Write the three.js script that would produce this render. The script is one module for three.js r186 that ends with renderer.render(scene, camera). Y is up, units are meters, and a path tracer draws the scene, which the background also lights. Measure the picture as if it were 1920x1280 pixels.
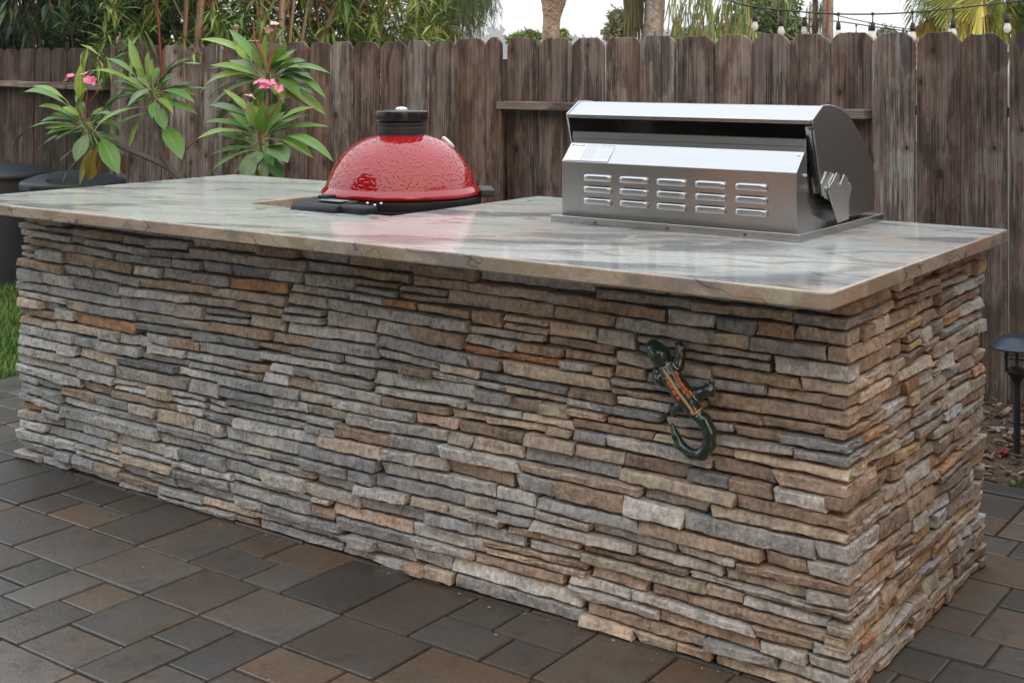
import * as THREE from 'three';
import { mergeGeometries, mergeVertices, toCreasedNormals } from 'three/addons/utils/BufferGeometryUtils.js';
import { RoundedBoxGeometry } from 'three/addons/geometries/RoundedBoxGeometry.js';
import { MarchingCubes } from 'three/addons/objects/MarchingCubes.js';

// ------------------------------------------------------------------ camera, sky, sun, exposure
const scene = new THREE.Scene();
const LENS = 2439.24, CENTRE_X = 960, CENTRE_Y = 106.376;
const camera = new THREE.PerspectiveCamera(2 * Math.atan(640 / LENS) * 180 / Math.PI, 1920 / 1280, 0.05, 2000);
camera.position.set(0.99696, 1.35965, 2.44613);
camera.rotation.set(0.00952, 0.62671, 0.00139, 'YXZ');
camera.setViewOffset(1920, 1280, 0, 640 - CENTRE_Y, 1920, 1280);
camera.focus = 3.4; camera.userData.fStop = 20;
scene.add(camera);
camera.updateMatrixWorld(true);

const renderer = new THREE.WebGLRenderer({ antialias: true });
renderer.toneMapping = THREE.LinearToneMapping;
renderer.toneMappingExposure = 1.18;
renderer.shadowMap.enabled = true;

const SUN_DIR = new THREE.Vector3(0.76, 0.31, 0.57).normalize();
const sun = new THREE.DirectionalLight(new THREE.Color().setRGB(1, 0.46, 0.17), 0.7);
sun.position.copy(SUN_DIR).multiplyScalar(30);
sun.shadow.radius = 22;
sun.castShadow = true;
sun.shadow.mapSize.set(2048, 2048);
Object.assign(sun.shadow.camera, { left: -12, right: 12, top: 12, bottom: -12, near: 1, far: 70 });
scene.add(sun, sun.target);

// ------------------------------------------------------------------ noise and random helpers
function rng(seed) { let s = seed >>> 0; return () => { s = (s + 0x6D2B79F5) | 0; let t = Math.imul(s ^ (s >>> 15), 1 | s); t = (t + Math.imul(t ^ (t >>> 7), 61 | t)) ^ t; return ((t ^ (t >>> 14)) >>> 0) / 4294967296; }; }
function hash(x, y, s) { let h = Math.imul(x, 374761393) ^ Math.imul(y, 668265263) ^ Math.imul(s + 17, 1274126177); h = Math.imul(h ^ (h >>> 13), 1274126177); h ^= h >>> 15; h = Math.imul(h, 0x2c1b3c6d); return ((h ^ (h >>> 16)) >>> 0) / 4294967296; }
function vn(x, y, px, py, s) {
  const x0 = Math.floor(x), y0 = Math.floor(y), fx = x - x0, fy = y - y0;
  const a = ((x0 % px) + px) % px, b = (a + 1) % px, c = ((y0 % py) + py) % py, d = (c + 1) % py;
  const u = fx * fx * (3 - 2 * fx), v = fy * fy * (3 - 2 * fy);
  return (hash(a, c, s) * (1 - u) + hash(b, c, s) * u) * (1 - v) + (hash(a, d, s) * (1 - u) + hash(b, d, s) * u) * v;
}
function fbm(u, v, fx, fy, oct, s) { let a = 0, w = 0.5, t = 0; for (let i = 0; i < oct; i++) { a += w * vn(u * fx, v * fy, fx, fy, s + i * 31); t += w; w *= 0.55; fx *= 2; fy *= 2; } return a / t; }
const clamp = (x, a = 0, b = 1) => Math.min(b, Math.max(a, x));
const lerp = (a, b, t) => a + (b - a) * t;
const smooth = (a, b, x) => { const t = clamp((x - a) / (b - a)); return t * t * (3 - 2 * t); };
const mix3 = (a, b, t) => [lerp(a[0], b[0], t), lerp(a[1], b[1], t), lerp(a[2], b[2], t)];
const n1 = (x, s) => vn(x, 0.5, 4096, 1, s) * 2 - 1;

// a texture from f(u, v) -> [r, g, b] in linear values (colour) or one number (data)
const toS = x => { x = clamp(x); return 255 * (x <= 0.0031308 ? 12.92 * x : 1.055 * Math.pow(x, 1 / 2.4) - 0.055); };
function finish(t, srgb) { t.wrapS = t.wrapT = THREE.RepeatWrapping; t.magFilter = THREE.LinearFilter; t.minFilter = THREE.LinearMipmapLinearFilter; t.generateMipmaps = true; if (srgb) t.colorSpace = THREE.SRGBColorSpace; t.needsUpdate = true; return t; }
function colorTex(w, h, f) {
  const d = new Uint8Array(w * h * 4);
  for (let j = 0; j < h; j++) for (let i = 0; i < w; i++) { const c = f((i + 0.5) / w, (j + 0.5) / h), k = (j * w + i) * 4; d[k] = toS(c[0]); d[k + 1] = toS(c[1]); d[k + 2] = toS(c[2]); d[k + 3] = 255; }
  return finish(new THREE.DataTexture(d, w, h, THREE.RGBAFormat), true);
}
function dataTex(w, h, f) {
  const d = new Uint8Array(w * h * 4);
  for (let j = 0; j < h; j++) for (let i = 0; i < w; i++) { const c = 255 * clamp(f((i + 0.5) / w, (j + 0.5) / h)), k = (j * w + i) * 4; d[k] = d[k + 1] = d[k + 2] = c; d[k + 3] = 255; }
  return finish(new THREE.DataTexture(d, w, h, THREE.RGBAFormat), false);
}

// ------------------------------------------------------------------ the overcast evening sky
{
  const w = 512, h = 256, d = new Float32Array(w * h * 4);
  for (let j = 0; j < h; j++) for (let i = 0; i < w; i++) {
    const ph = ((i + 0.5) / w - 0.5) * 2 * Math.PI, th = ((j + 0.5) / h - 0.5) * Math.PI;
    const x = Math.cos(ph) * Math.cos(th), y = Math.sin(th), z = Math.sin(ph) * Math.cos(th);
    const up = Math.max(y, 0);
    let L = 1.22 * (1 + 0.55 * Math.pow(up, 0.8));
    L *= 0.94 + 0.12 * fbm((i + 0.5) / w, (j + 0.5) / h, 10, 8, 4, 5);
    const s = Math.max(0, x * SUN_DIR.x + y * SUN_DIR.y + z * SUN_DIR.z);
    const g = Math.pow(s, 5), bl = 0.07 * smooth(0.1, 0.9, up);
    const k = (j * w + i) * 4;
    d[k] = L * (0.97 - bl + 0.22 * g); d[k + 1] = L * (0.99 - 0.3 * bl + 0.08 * g); d[k + 2] = L * (1.0 + bl - 0.16 * g); d[k + 3] = 1;
  }
  const sky = new THREE.DataTexture(d, w, h, THREE.RGBAFormat, THREE.FloatType);
  sky.mapping = THREE.EquirectangularReflectionMapping; sky.magFilter = THREE.LinearFilter; sky.minFilter = THREE.LinearFilter; sky.needsUpdate = true;
  scene.background = sky; scene.environment = sky;
}

// ------------------------------------------------------------------ placing helpers
const V = (x, y, z) => new THREE.Vector3(x, y, z);
const CAM = camera.position.clone();
function ray(px, py) { return V((px - CENTRE_X) / LENS, -(py - CENTRE_Y) / LENS, -1).applyQuaternion(camera.quaternion); }
const at = (px, py, depth) => CAM.clone().addScaledVector(ray(px, py), depth);
function on(axis, val, px, py) { const r = ray(px, py); return CAM.clone().addScaledVector(r, (val - CAM[axis]) / r[axis]); }
const taken = {};
function numbered(name) { const n = taken[name] = (taken[name] ?? -1) + 1; return n ? `${name}_${String(n).padStart(3, '0')}` : name; }
function tag(o, label, category, group) { o.userData.label = label; o.userData.category = category; if (group) o.userData.group = group; return o; }
function thing(name, label, category, pos = [0, 0, 0], group) { const o = new THREE.Group(); o.name = numbered(name); o.position.set(...pos); scene.add(o); return tag(o, label, category, group); }
function part(name, geo, mat, parent) { const m = new THREE.Mesh(geo, mat); m.name = parent === scene ? numbered(name) : name; parent.add(m); return m; }
function struct(name, geo, mat) { const m = part(name, geo, mat, scene); m.userData.kind = 'structure'; return m; }
const box = (w, h, d, x = 0, y = 0, z = 0) => { const g = new THREE.BoxGeometry(w, h, d); g.translate(x, y, z); return g; };
const rbox = (w, h, d, x, y, z, r = 0.003, seg = 2) => { const g = new RoundedBoxGeometry(w, h, d, seg, r); g.translate(x, y, z); return g; };
const lathe = (pts, seg = 64) => new THREE.LatheGeometry(pts.map(p => new THREE.Vector2(p[0], p[1])), seg);
function tube(pts, r, seg = 24, rad = 8, closed = false) { return new THREE.TubeGeometry(new THREE.CatmullRomCurve3(pts, closed), seg, r, rad, closed); }
function taperTube(pts, radii, seg = 24, rad = 10, noise = 0, seed = 1) {   // a tube whose radius runs through radii
  const c = new THREE.CatmullRomCurve3(pts), g = new THREE.TubeGeometry(c, seg, 1, rad, false), p = g.attributes.position;
  for (let i = 0; i <= seg; i++) {
    const t = i / seg, f = t * (radii.length - 1), k = Math.min(radii.length - 2, Math.floor(f)), r = lerp(radii[k], radii[k + 1], f - k), q = c.getPointAt(t);
    for (let j = 0; j <= rad; j++) { const m = i * (rad + 1) + j, rr = r * (1 + noise * (hash(i, j % rad, seed) - 0.5)); p.setXYZ(m, q.x + (p.getX(m) - q.x) * rr, q.y + (p.getY(m) - q.y) * rr, q.z + (p.getZ(m) - q.z) * rr); }
  }
  g.computeVertexNormals(); return g;
}
const merge = list => mergeGeometries(list.map(g => { g = g.index ? g.toNonIndexed() : g; for (const k of Object.keys(g.attributes)) if (!['position', 'normal', 'uv', 'color'].includes(k)) g.deleteAttribute(k); return g; }));
function fromTris(pos, uv, col) { const g = new THREE.BufferGeometry(); g.setAttribute('position', new THREE.Float32BufferAttribute(pos, 3)); if (uv) g.setAttribute('uv', new THREE.Float32BufferAttribute(uv, 2)); if (col) g.setAttribute('color', new THREE.Float32BufferAttribute(col, 3)); g.computeVertexNormals(); return g; }
const std = o => new THREE.MeshStandardMaterial(o), phy = o => new THREE.MeshPhysicalMaterial(o);
const rgb = (r, g, b) => new THREE.Color().setRGB(r, g, b);

// ------------------------------------------------------------------ textures
const stoneF = (u, v) => 0.34 * fbm(u, v, 14, 22, 5, 11) + 0.46 * fbm(u, v, 90, 60, 3, 12) + 0.2 * fbm(u, v, 6, 40, 3, 13);
const stoneMap = colorTex(1024, 1024, (u, v) => {
  const b = stoneF(u, v), r = smooth(0.52, 0.72, fbm(u, v, 9, 9, 5, 21)), pale = smooth(0.6, 0.72, fbm(u, v, 40, 40, 3, 23)), dk = smooth(0.58, 0.75, fbm(u, v, 25, 34, 4, 27));
  let L = 0.53 + 1.15 * (b - 0.5);
  let c = [L, L, L];
  c = mix3(c, [L * 1.03, L * 0.88, L * 0.70], 0.42 * r);
  c = mix3(c, [0.78, 0.77, 0.74], 0.42 * pale);
  c = mix3(c, [0.24, 0.235, 0.23], 0.20 * dk);
  return c;
});
const stoneBump = dataTex(1024, 1024, (u, v) => { const q = fbm(u, v, 70, 46, 4, 12), e = Math.abs(fbm(u, v, 34, 30, 4, 14) - 0.5) * 2; return 0.40 * q + 0.35 * (1 - e) + 0.25 * fbm(u, v, 150, 130, 2, 16); });
const paverMap = colorTex(1024, 1024, (u, v) => {
  const b = fbm(u, v, 5, 5, 4, 41), f = fbm(u, v, 200, 200, 2, 42), t = 0.75 * smooth(0.36, 0.66, fbm(u, v, 7, 7, 3, 43)), sp = smooth(0.68, 0.8, fbm(u, v, 160, 160, 2, 44)), st = smooth(0.66, 0.74, fbm(u, v, 26, 26, 4, 48));
  const L = 0.52 + 0.34 * (b - 0.5) + 0.26 * (f - 0.5);
  let c = mix3([L * 0.94, L * 0.97, L * 1.0], [L * 1.10, L * 0.93, L * 0.80], t);
  c = mix3(c, [0.8, 0.8, 0.78], 0.25 * sp);
  return mix3(c, [0.25, 0.23, 0.21], 0.35 * st);
});
const paverBump = dataTex(1024, 1024, (u, v) => 0.6 * fbm(u, v, 220, 220, 2, 42) + 0.4 * fbm(u, v, 40, 40, 3, 45));
const KN = (() => { const r = rng(77), k = []; for (let i = 0; i < 14; i++) k.push([r(), r(), 0.009 + 0.018 * r()]); return k; })();
function woodF(u, v) {           // u spans 0.6 m, v 1.6 m
  let du = 0, kn = 0, ring = 0;
  for (const [ku, kv, kr] of KN) {
    let a = (u - ku) * 0.6, b = (v - kv) * 1.6; a -= Math.round(a / 0.6) * 0.6; b -= Math.round(b / 1.6) * 1.6;
    const d = Math.hypot(a * 1.15, b * 0.8);
    du += Math.sign(a) * 0.55 * kr * Math.exp(-d * d / (kr * kr * 7));
    kn = Math.max(kn, 1 - smooth(kr * 0.55, kr * 1.05, d)); ring = Math.max(ring, 1 - smooth(kr, kr * 3.2, d));
  }
  const uu = u + du + 0.012 * (fbm(u, v, 4, 5, 3, 51) - 0.5);
  const g = 0.5 * fbm(uu, v, 64, 3, 4, 52) + 0.5 * fbm(uu, v, 14, 2, 4, 59), fine = fbm(uu, v, 240, 9, 3, 53), ck = smooth(0.70, 0.78, fbm(uu, v, 150, 3, 3, 54));
  return { g, fine, ck, kn, ring };
}
const woodMap = colorTex(1024, 2048, (u, v) => {
  const w = woodF(u, v), patch = smooth(0.44, 0.56, fbm(u, v, 7, 8, 6, 55)), stain = smooth(0.54, 0.63, fbm(u, v, 10, 8, 6, 56)), blot = fbm(u, v, 24, 20, 4, 60), pale = smooth(0.55, 0.72, fbm(u, v, 210, 12, 3, 58)) * smooth(0.42, 0.6, fbm(u, v, 5, 6, 4, 57));
  let L = 0.50 + 1.0 * (w.g - 0.5) + 0.85 * (w.fine - 0.5) + 0.5 * (blot - 0.5);
  let c = mix3([L * 1.12, L * 1.06, L * 1.0], [L * 0.80, L * 0.63, L * 0.52], patch);
  c = mix3(c, [L * 0.42, L * 0.36, L * 0.33], 0.85 * stain);
  c = mix3(c, [0.92, 0.90, 0.87], 0.75 * pale);
  c = mix3(c, [0.07, 0.055, 0.045], 0.7 * w.ck);
  c = mix3(c, [L * 0.5, L * 0.36, L * 0.27], 0.55 * w.ring);
  return mix3(c, [0.05, 0.035, 0.028], 0.85 * w.kn);
});
const woodBump = dataTex(1024, 2048, (u, v) => { const w = woodF(u, v); return 0.75 * w.g + 0.25 * w.fine - 0.5 * w.ck - 0.25 * w.kn; });
const SLAB_W = 3.3, SLAB_D = 1.4;
function slabC(x, y) {           // metres, along and across the slab
  const a = 0.94 * x + 0.34 * y, b = -0.34 * x + 0.94 * y, u = a / 8, v = b / 8;
  const wx = fbm(u, v, 14, 18, 4, 61) - 0.5, wy = fbm(u, v, 12, 22, 4, 62) - 0.5;
  const uu = u + 0.04 * wx, vv = v + 0.018 * wy;
  const band = fbm(uu, vv, 7, 44, 5, 63), band2 = fbm(uu, vv, 16, 62, 4, 64), blot = fbm(uu, vv, 14, 40, 4, 65), pk = smooth(0.50, 0.66, fbm(uu, vv, 14, 22, 4, 66));
  const r1 = 1 - Math.abs(2 * fbm(u + 0.035 * wy, v + 0.05 * wx, 9, 34, 4, 67) - 1), r2 = 1 - Math.abs(2 * fbm(u + 0.05 * wx, v + 0.03 * wy, 14, 36, 4, 68) - 1), r3 = 1 - Math.abs(2 * fbm(u + 0.03 * wx, v - 0.02 * wy, 9, 46, 3, 70) - 1);
  let c = mix3([0.625, 0.63, 0.575], [0.52, 0.54, 0.515], smooth(0.35, 0.65, band));
  c = mix3(c, [0.62, 0.585, 0.50], 0.7 * smooth(0.50, 0.68, blot));
  c = mix3(c, [0.54, 0.42, 0.35], 0.55 * pk * smooth(0.6, 2.6, x));
  c = mix3(c, [0.23, 0.24, 0.245], 0.9 * smooth(0.52, 0.68, band2) * smooth(0.40, 0.62, blot + 0.1));
  c = mix3(c, [0.17, 0.165, 0.16], 0.5 * smooth(0.94, 0.99, r1));
  c = mix3(c, [0.72, 0.70, 0.64], 0.35 * smooth(0.955, 0.99, r2));
  c = mix3(c, [0.12, 0.09, 0.075], 0.5 * smooth(0.972, 0.995, r3));
  const s = fbm(u, v, 900, 900, 2, 69);
  return [c[0] * (0.86 + 0.28 * s), c[1] * (0.86 + 0.28 * s), c[2] * (0.86 + 0.28 * s)];
}
const slabMap = colorTex(2048, 870, (u, v) => slabC(u * SLAB_W, v * SLAB_D));
slabMap.repeat.set(1 / SLAB_W, 1 / SLAB_D);
const leafMap = colorTex(128, 512, (u, v) => {   // plumeria leaf: v along, u across
  const m = Math.abs(u - 0.5), vein = smooth(0.80, 0.97, Math.abs(Math.sin((v * 17 - m * 7) * Math.PI))) * (m > 0.02 ? 1 : 0), mid = 1 - smooth(0.018, 0.045, m), b = fbm(u, v, 5, 9, 3, 71), yl = smooth(0.62, 0.78, fbm(u, v, 3, 5, 3, 72));
  let c = [0.50 + 0.3 * (b - 0.5), 0.56 + 0.24 * (b - 0.5), 0.50]; c = mix3(c, [0.72, 0.70, 0.62], 0.25 * vein); c = mix3(c, [0.80, 0.66, 0.34], 0.22 * yl);
  return mix3(c, [0.95, 0.90, 0.80], 0.75 * mid);
});
const steelRough = dataTex(512, 512, (u, v) => 0.50 + 0.16 * (fbm(u, v, 3, 256, 3, 81) - 0.5) + 0.20 * (fbm(u, v, 5, 5, 3, 82) - 0.5));
const steelBump = dataTex(512, 512, (u, v) => 0.5 + 0.5 * (fbm(u, v, 6, 256, 2, 83) - 0.5));
const glazeBump = (() => {       // short raised grains in every direction under the glaze
  const w = 2048, h = 512, cv = document.createElement('canvas'); cv.width = w; cv.height = h; const x = cv.getContext('2d'), r = rng(5);
  x.fillStyle = '#404040'; x.fillRect(0, 0, w, h); x.lineCap = 'round';
  const put = [], G = 30, cellOf = {}; let tries = 0;
  while (put.length < 1500 && tries++ < 60000) { const cx = r() * w, cy = r() * h, gx = Math.floor(cx / G), gy = Math.floor(cy / G); let ok = true; for (let a = -1; a <= 1 && ok; a++) for (let b = -1; b <= 1 && ok; b++) for (const q of cellOf[`${gx + a},${gy + b}`] ?? []) if (Math.hypot(q[0] - cx, q[1] - cy) < 23) { ok = false; break; } if (ok) { put.push([cx, cy]); (cellOf[`${gx},${gy}`] ??= []).push([cx, cy]); } }
  for (const [cx, cy] of put) {
    const a = r() * Math.PI, l = 6 + 2.5 * r();
    for (const [lw, st] of [[7.5, '#707070'], [5.6, '#b0b0b0'], [3.2, '#e8e8e8']]) for (const ox of [0, w, -w]) for (const oy of [0, h, -h]) { x.strokeStyle = st; x.lineWidth = lw; x.beginPath(); x.moveTo(cx + ox - l * Math.cos(a), cy + oy - l * Math.sin(a)); x.lineTo(cx + ox + l * Math.cos(a), cy + oy + l * Math.sin(a)); x.stroke(); }
  }
  return finish(new THREE.CanvasTexture(cv), false);
})();
const barkMap = colorTex(256, 512, (u, v) => { const g = fbm(u, v, 16, 40, 4, 91), b = fbm(u, v, 4, 6, 3, 92); const L = 0.5 + 0.7 * (g - 0.5) + 0.4 * (b - 0.5); return [L, L * 0.97, L * 0.93]; });
const barkBump = dataTex(256, 512, (u, v) => fbm(u, v, 16, 40, 4, 91));
const dirtMap = colorTex(512, 512, (u, v) => { const a = fbm(u, v, 12, 12, 5, 95), b = fbm(u, v, 60, 60, 3, 96); const L = 0.5 + 0.6 * (a - 0.5) + 0.5 * (b - 0.5); return [L, L * 0.9, L * 0.8]; });
const dirtBump = dataTex(512, 512, (u, v) => 0.5 * fbm(u, v, 30, 30, 4, 95) + 0.5 * fbm(u, v, 90, 90, 3, 96));
const grainBump = dataTex(256, 256, (u, v) => fbm(u, v, 90, 90, 2, 99));

// ------------------------------------------------------------------ materials
const stoneMat = {};
for (const [k, c] of Object.entries({
  slate: [0.345, 0.352, 0.352], blue: [0.30, 0.312, 0.318], grey: [0.43, 0.432, 0.42], ash: [0.50, 0.50, 0.485], taupe: [0.40, 0.375, 0.34], pale: [0.58, 0.575, 0.55], olive: [0.40, 0.37, 0.30], tan: [0.46, 0.395, 0.32], sand: [0.52, 0.44, 0.355], brown: [0.385, 0.305, 0.235],
  pink: [0.55, 0.42, 0.34], rust: [0.43, 0.26, 0.15], ochre: [0.45, 0.345, 0.20], dark: [0.24, 0.25, 0.255], umber: [0.30, 0.24, 0.19] }))
  stoneMat[k] = std({ color: rgb(...c).multiplyScalar(1.92), map: stoneMap, roughness: 0.88, bumpMap: stoneBump, bumpScale: 0.0055, name: 'ledge stone ' + k });
const mortarMat = std({ color: rgb(0.16, 0.15, 0.14), roughness: 1, bumpMap: grainBump, bumpScale: 0.002 });
const slabMat = phy({ map: slabMap, roughness: 0.11, ior: 1.6, bumpMap: grainBump, bumpScale: 0.00004 });
const edgeMap = colorTex(2048, 256, (u, v) => {    // slab edge, made browner and darker than the top, with dark veins: 3.3 m by 0.41 m
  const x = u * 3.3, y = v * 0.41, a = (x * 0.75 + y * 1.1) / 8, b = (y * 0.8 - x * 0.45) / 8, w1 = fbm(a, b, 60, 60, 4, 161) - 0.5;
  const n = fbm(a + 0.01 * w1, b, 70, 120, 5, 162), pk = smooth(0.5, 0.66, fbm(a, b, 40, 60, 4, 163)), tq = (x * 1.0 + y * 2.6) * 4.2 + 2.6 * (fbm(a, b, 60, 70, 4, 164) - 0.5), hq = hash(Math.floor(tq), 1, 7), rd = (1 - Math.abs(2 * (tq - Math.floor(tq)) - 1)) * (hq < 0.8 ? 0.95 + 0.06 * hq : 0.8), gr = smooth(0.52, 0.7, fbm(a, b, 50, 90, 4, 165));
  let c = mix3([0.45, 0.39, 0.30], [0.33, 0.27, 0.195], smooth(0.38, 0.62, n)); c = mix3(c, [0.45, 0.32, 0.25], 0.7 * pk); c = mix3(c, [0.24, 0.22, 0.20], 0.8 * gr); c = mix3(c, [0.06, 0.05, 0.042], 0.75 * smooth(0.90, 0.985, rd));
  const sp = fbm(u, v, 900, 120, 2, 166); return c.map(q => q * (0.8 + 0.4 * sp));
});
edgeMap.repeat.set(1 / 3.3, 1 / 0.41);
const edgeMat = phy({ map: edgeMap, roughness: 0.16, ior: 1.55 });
const paverMats = [[0.188, 0.167, 0.143], [0.158, 0.143, 0.122], [0.223, 0.198, 0.168], [0.246, 0.197, 0.148], [0.253, 0.188, 0.133], [0.137, 0.124, 0.109]].map(c => std({ color: rgb(...c), map: paverMap, roughness: 0.38, bumpMap: paverBump, bumpScale: 0.0012 }));
const jointMat = std({ color: rgb(0.085, 0.072, 0.06), roughness: 1, bumpMap: grainBump, bumpScale: 0.003 });
const boardMats = [[0.36, 0.335, 0.315], [0.27, 0.225, 0.2], [0.235, 0.175, 0.145], [0.32, 0.27, 0.235], [0.43, 0.405, 0.385]].map(c => std({ color: rgb(...c), map: woodMap, roughness: 0.9, bumpMap: woodBump, bumpScale: 0.004 }));
const darkBoardMats = [[0.138, 0.106, 0.09], [0.109, 0.083, 0.07], [0.157, 0.125, 0.106]].map(c => std({ color: rgb(...c), map: woodMap, roughness: 0.9, bumpMap: woodBump, bumpScale: 0.004 }));  // dark brown left bay boards, colour lowered further for the tree's shade
const railMat = std({ color: rgb(0.34, 0.305, 0.27), map: woodMap, roughness: 0.9, bumpMap: woodBump, bumpScale: 0.003 });
const steelMat = phy({ color: rgb(0.45, 0.447, 0.44), metalness: 1, roughness: 0.46, roughnessMap: steelRough, anisotropy: 0.5, anisotropyRotation: Math.PI / 2 });
const sideSteelMat = phy({ color: rgb(0.45, 0.447, 0.44), metalness: 1, roughness: 0.30 });
const darkSteelMat = std({ color: rgb(0.05, 0.048, 0.045), metalness: 0.6, roughness: 0.6 });
const nearBlackMat = std({ color: rgb(0.05, 0.046, 0.042), roughness: 0.9 });
const chromeMat = std({ color: rgb(0.75, 0.75, 0.74), metalness: 1, roughness: 0.2 });
const redGlaze = phy({ color: rgb(0.31, 0.003, 0.005), roughness: 0.05, ior: 1.7 });
const redGrain = phy({ color: rgb(0.31, 0.003, 0.005), roughness: 0.06, ior: 1.7, bumpMap: glazeBump, bumpScale: 0.0020 });
const blackMat = std({ color: rgb(0.014, 0.015, 0.017), roughness: 0.55 });
const satinBlack = phy({ color: rgb(0.010, 0.011, 0.013), roughness: 0.5, specularIntensity: 0.55, bumpMap: grainBump, bumpScale: 0.0002 });
const capMat = std({ color: rgb(0.008, 0.008, 0.009), roughness: 0.22 });
const capLowMat = phy({ color: rgb(0.018, 0.019, 0.022), roughness: 0.55, specularIntensity: 0.6 });
const binMat = std({ color: rgb(0.024, 0.033, 0.043), roughness: 0.5, bumpMap: grainBump, bumpScale: 0.0008 });
const leafVC = std({ vertexColors: true, roughness: 0.6, side: THREE.DoubleSide });
const barkMats = { tan: std({ color: rgb(0.74, 0.56, 0.40), map: barkMap, roughness: 0.95, bumpMap: barkBump, bumpScale: 0.006 }), brown: std({ color: rgb(0.20, 0.15, 0.11), map: barkMap, roughness: 0.95, bumpMap: barkBump, bumpScale: 0.006 }), grey: std({ color: rgb(0.70, 0.66, 0.61), map: barkMap, roughness: 0.95, bumpMap: barkBump, bumpScale: 0.008 }), dark: std({ color: rgb(0.11, 0.095, 0.085), map: barkMap, roughness: 0.95 }), stem: std({ color: rgb(0.155, 0.14, 0.10), map: barkMap, roughness: 0.8, bumpMap: barkBump, bumpScale: 0.002 }) };

// ------------------------------------------------------------------ the ground
{
  const g = new THREE.CircleGeometry(900, 96); g.rotateX(-Math.PI / 2); g.translate(0, -0.06, 0);
  const uv = g.attributes.uv, p = g.attributes.position; for (let i = 0; i < uv.count; i++) uv.setXY(i, p.getX(i), p.getZ(i));
  struct('ground', g, std({ color: rgb(0.13, 0.11, 0.085), map: dirtMap, roughness: 1 }));
}
// the lawn beyond the left end of the patio
{
  const g = new THREE.PlaneGeometry(5.5, 4.6, 40, 40); g.rotateX(-Math.PI / 2); g.translate(-4.215 - 2.75, -0.012, -0.36);
  const p = g.attributes.position; for (let i = 0; i < p.count; i++) p.setY(i, p.getY(i) + 0.008 * n1(p.getX(i) * 6 + p.getZ(i) * 11, 3));
  g.computeVertexNormals();
  struct('lawn_soil', g, std({ color: rgb(0.045, 0.055, 0.022), map: dirtMap, roughness: 1 }));
  const r = rng(91), N = 26000;
  const blade = fromTris([-0.0022, 0, 0, 0.0022, 0, 0, -0.0016, 0.5, 0.10, 0.0022, 0, 0, 0.0016, 0.5, 0.10, -0.0016, 0.5, 0.10, -0.0016, 0.5, 0.10, 0.0016, 0.5, 0.10, 0, 1, 0.42]);
  const im = new THREE.InstancedMesh(blade, std({ color: 0xffffff, roughness: 0.7, side: THREE.DoubleSide }), N), m = new THREE.Matrix4(), q = new THREE.Quaternion(), e = new THREE.Euler();
  for (let i = 0; i < N; i++) {
    const x = -4.2 - 3.0 * Math.pow(r(), 1.1), z = -2.62 + 2.6 * r(), h = 0.035 + 0.05 * r() * r(), t = fbm(x / 4 + 9, z / 4 + 9, 9, 9, 3, 7);
    e.set(0.5 * (r() - 0.5), r() * 6.283, 0.5 * (r() - 0.5)); q.setFromEuler(e);
    m.compose(V(x, -0.008, z), q, V(1.2 + r(), h, h)); im.setMatrixAt(i, m);
    const y = r() < 0.12 ? 1 : 0; im.setColorAt(i, rgb(lerp(0.055, 0.13, t) + 0.10 * y, lerp(0.15, 0.24, t) + 0.06 * y, 0.022 + 0.03 * y));
  }
  im.name = 'lawn_grass'; im.userData = { kind: 'stuff', label: 'short green lawn grass left of the stone island and around the bins', category: 'grass' }; scene.add(im);
}
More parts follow.
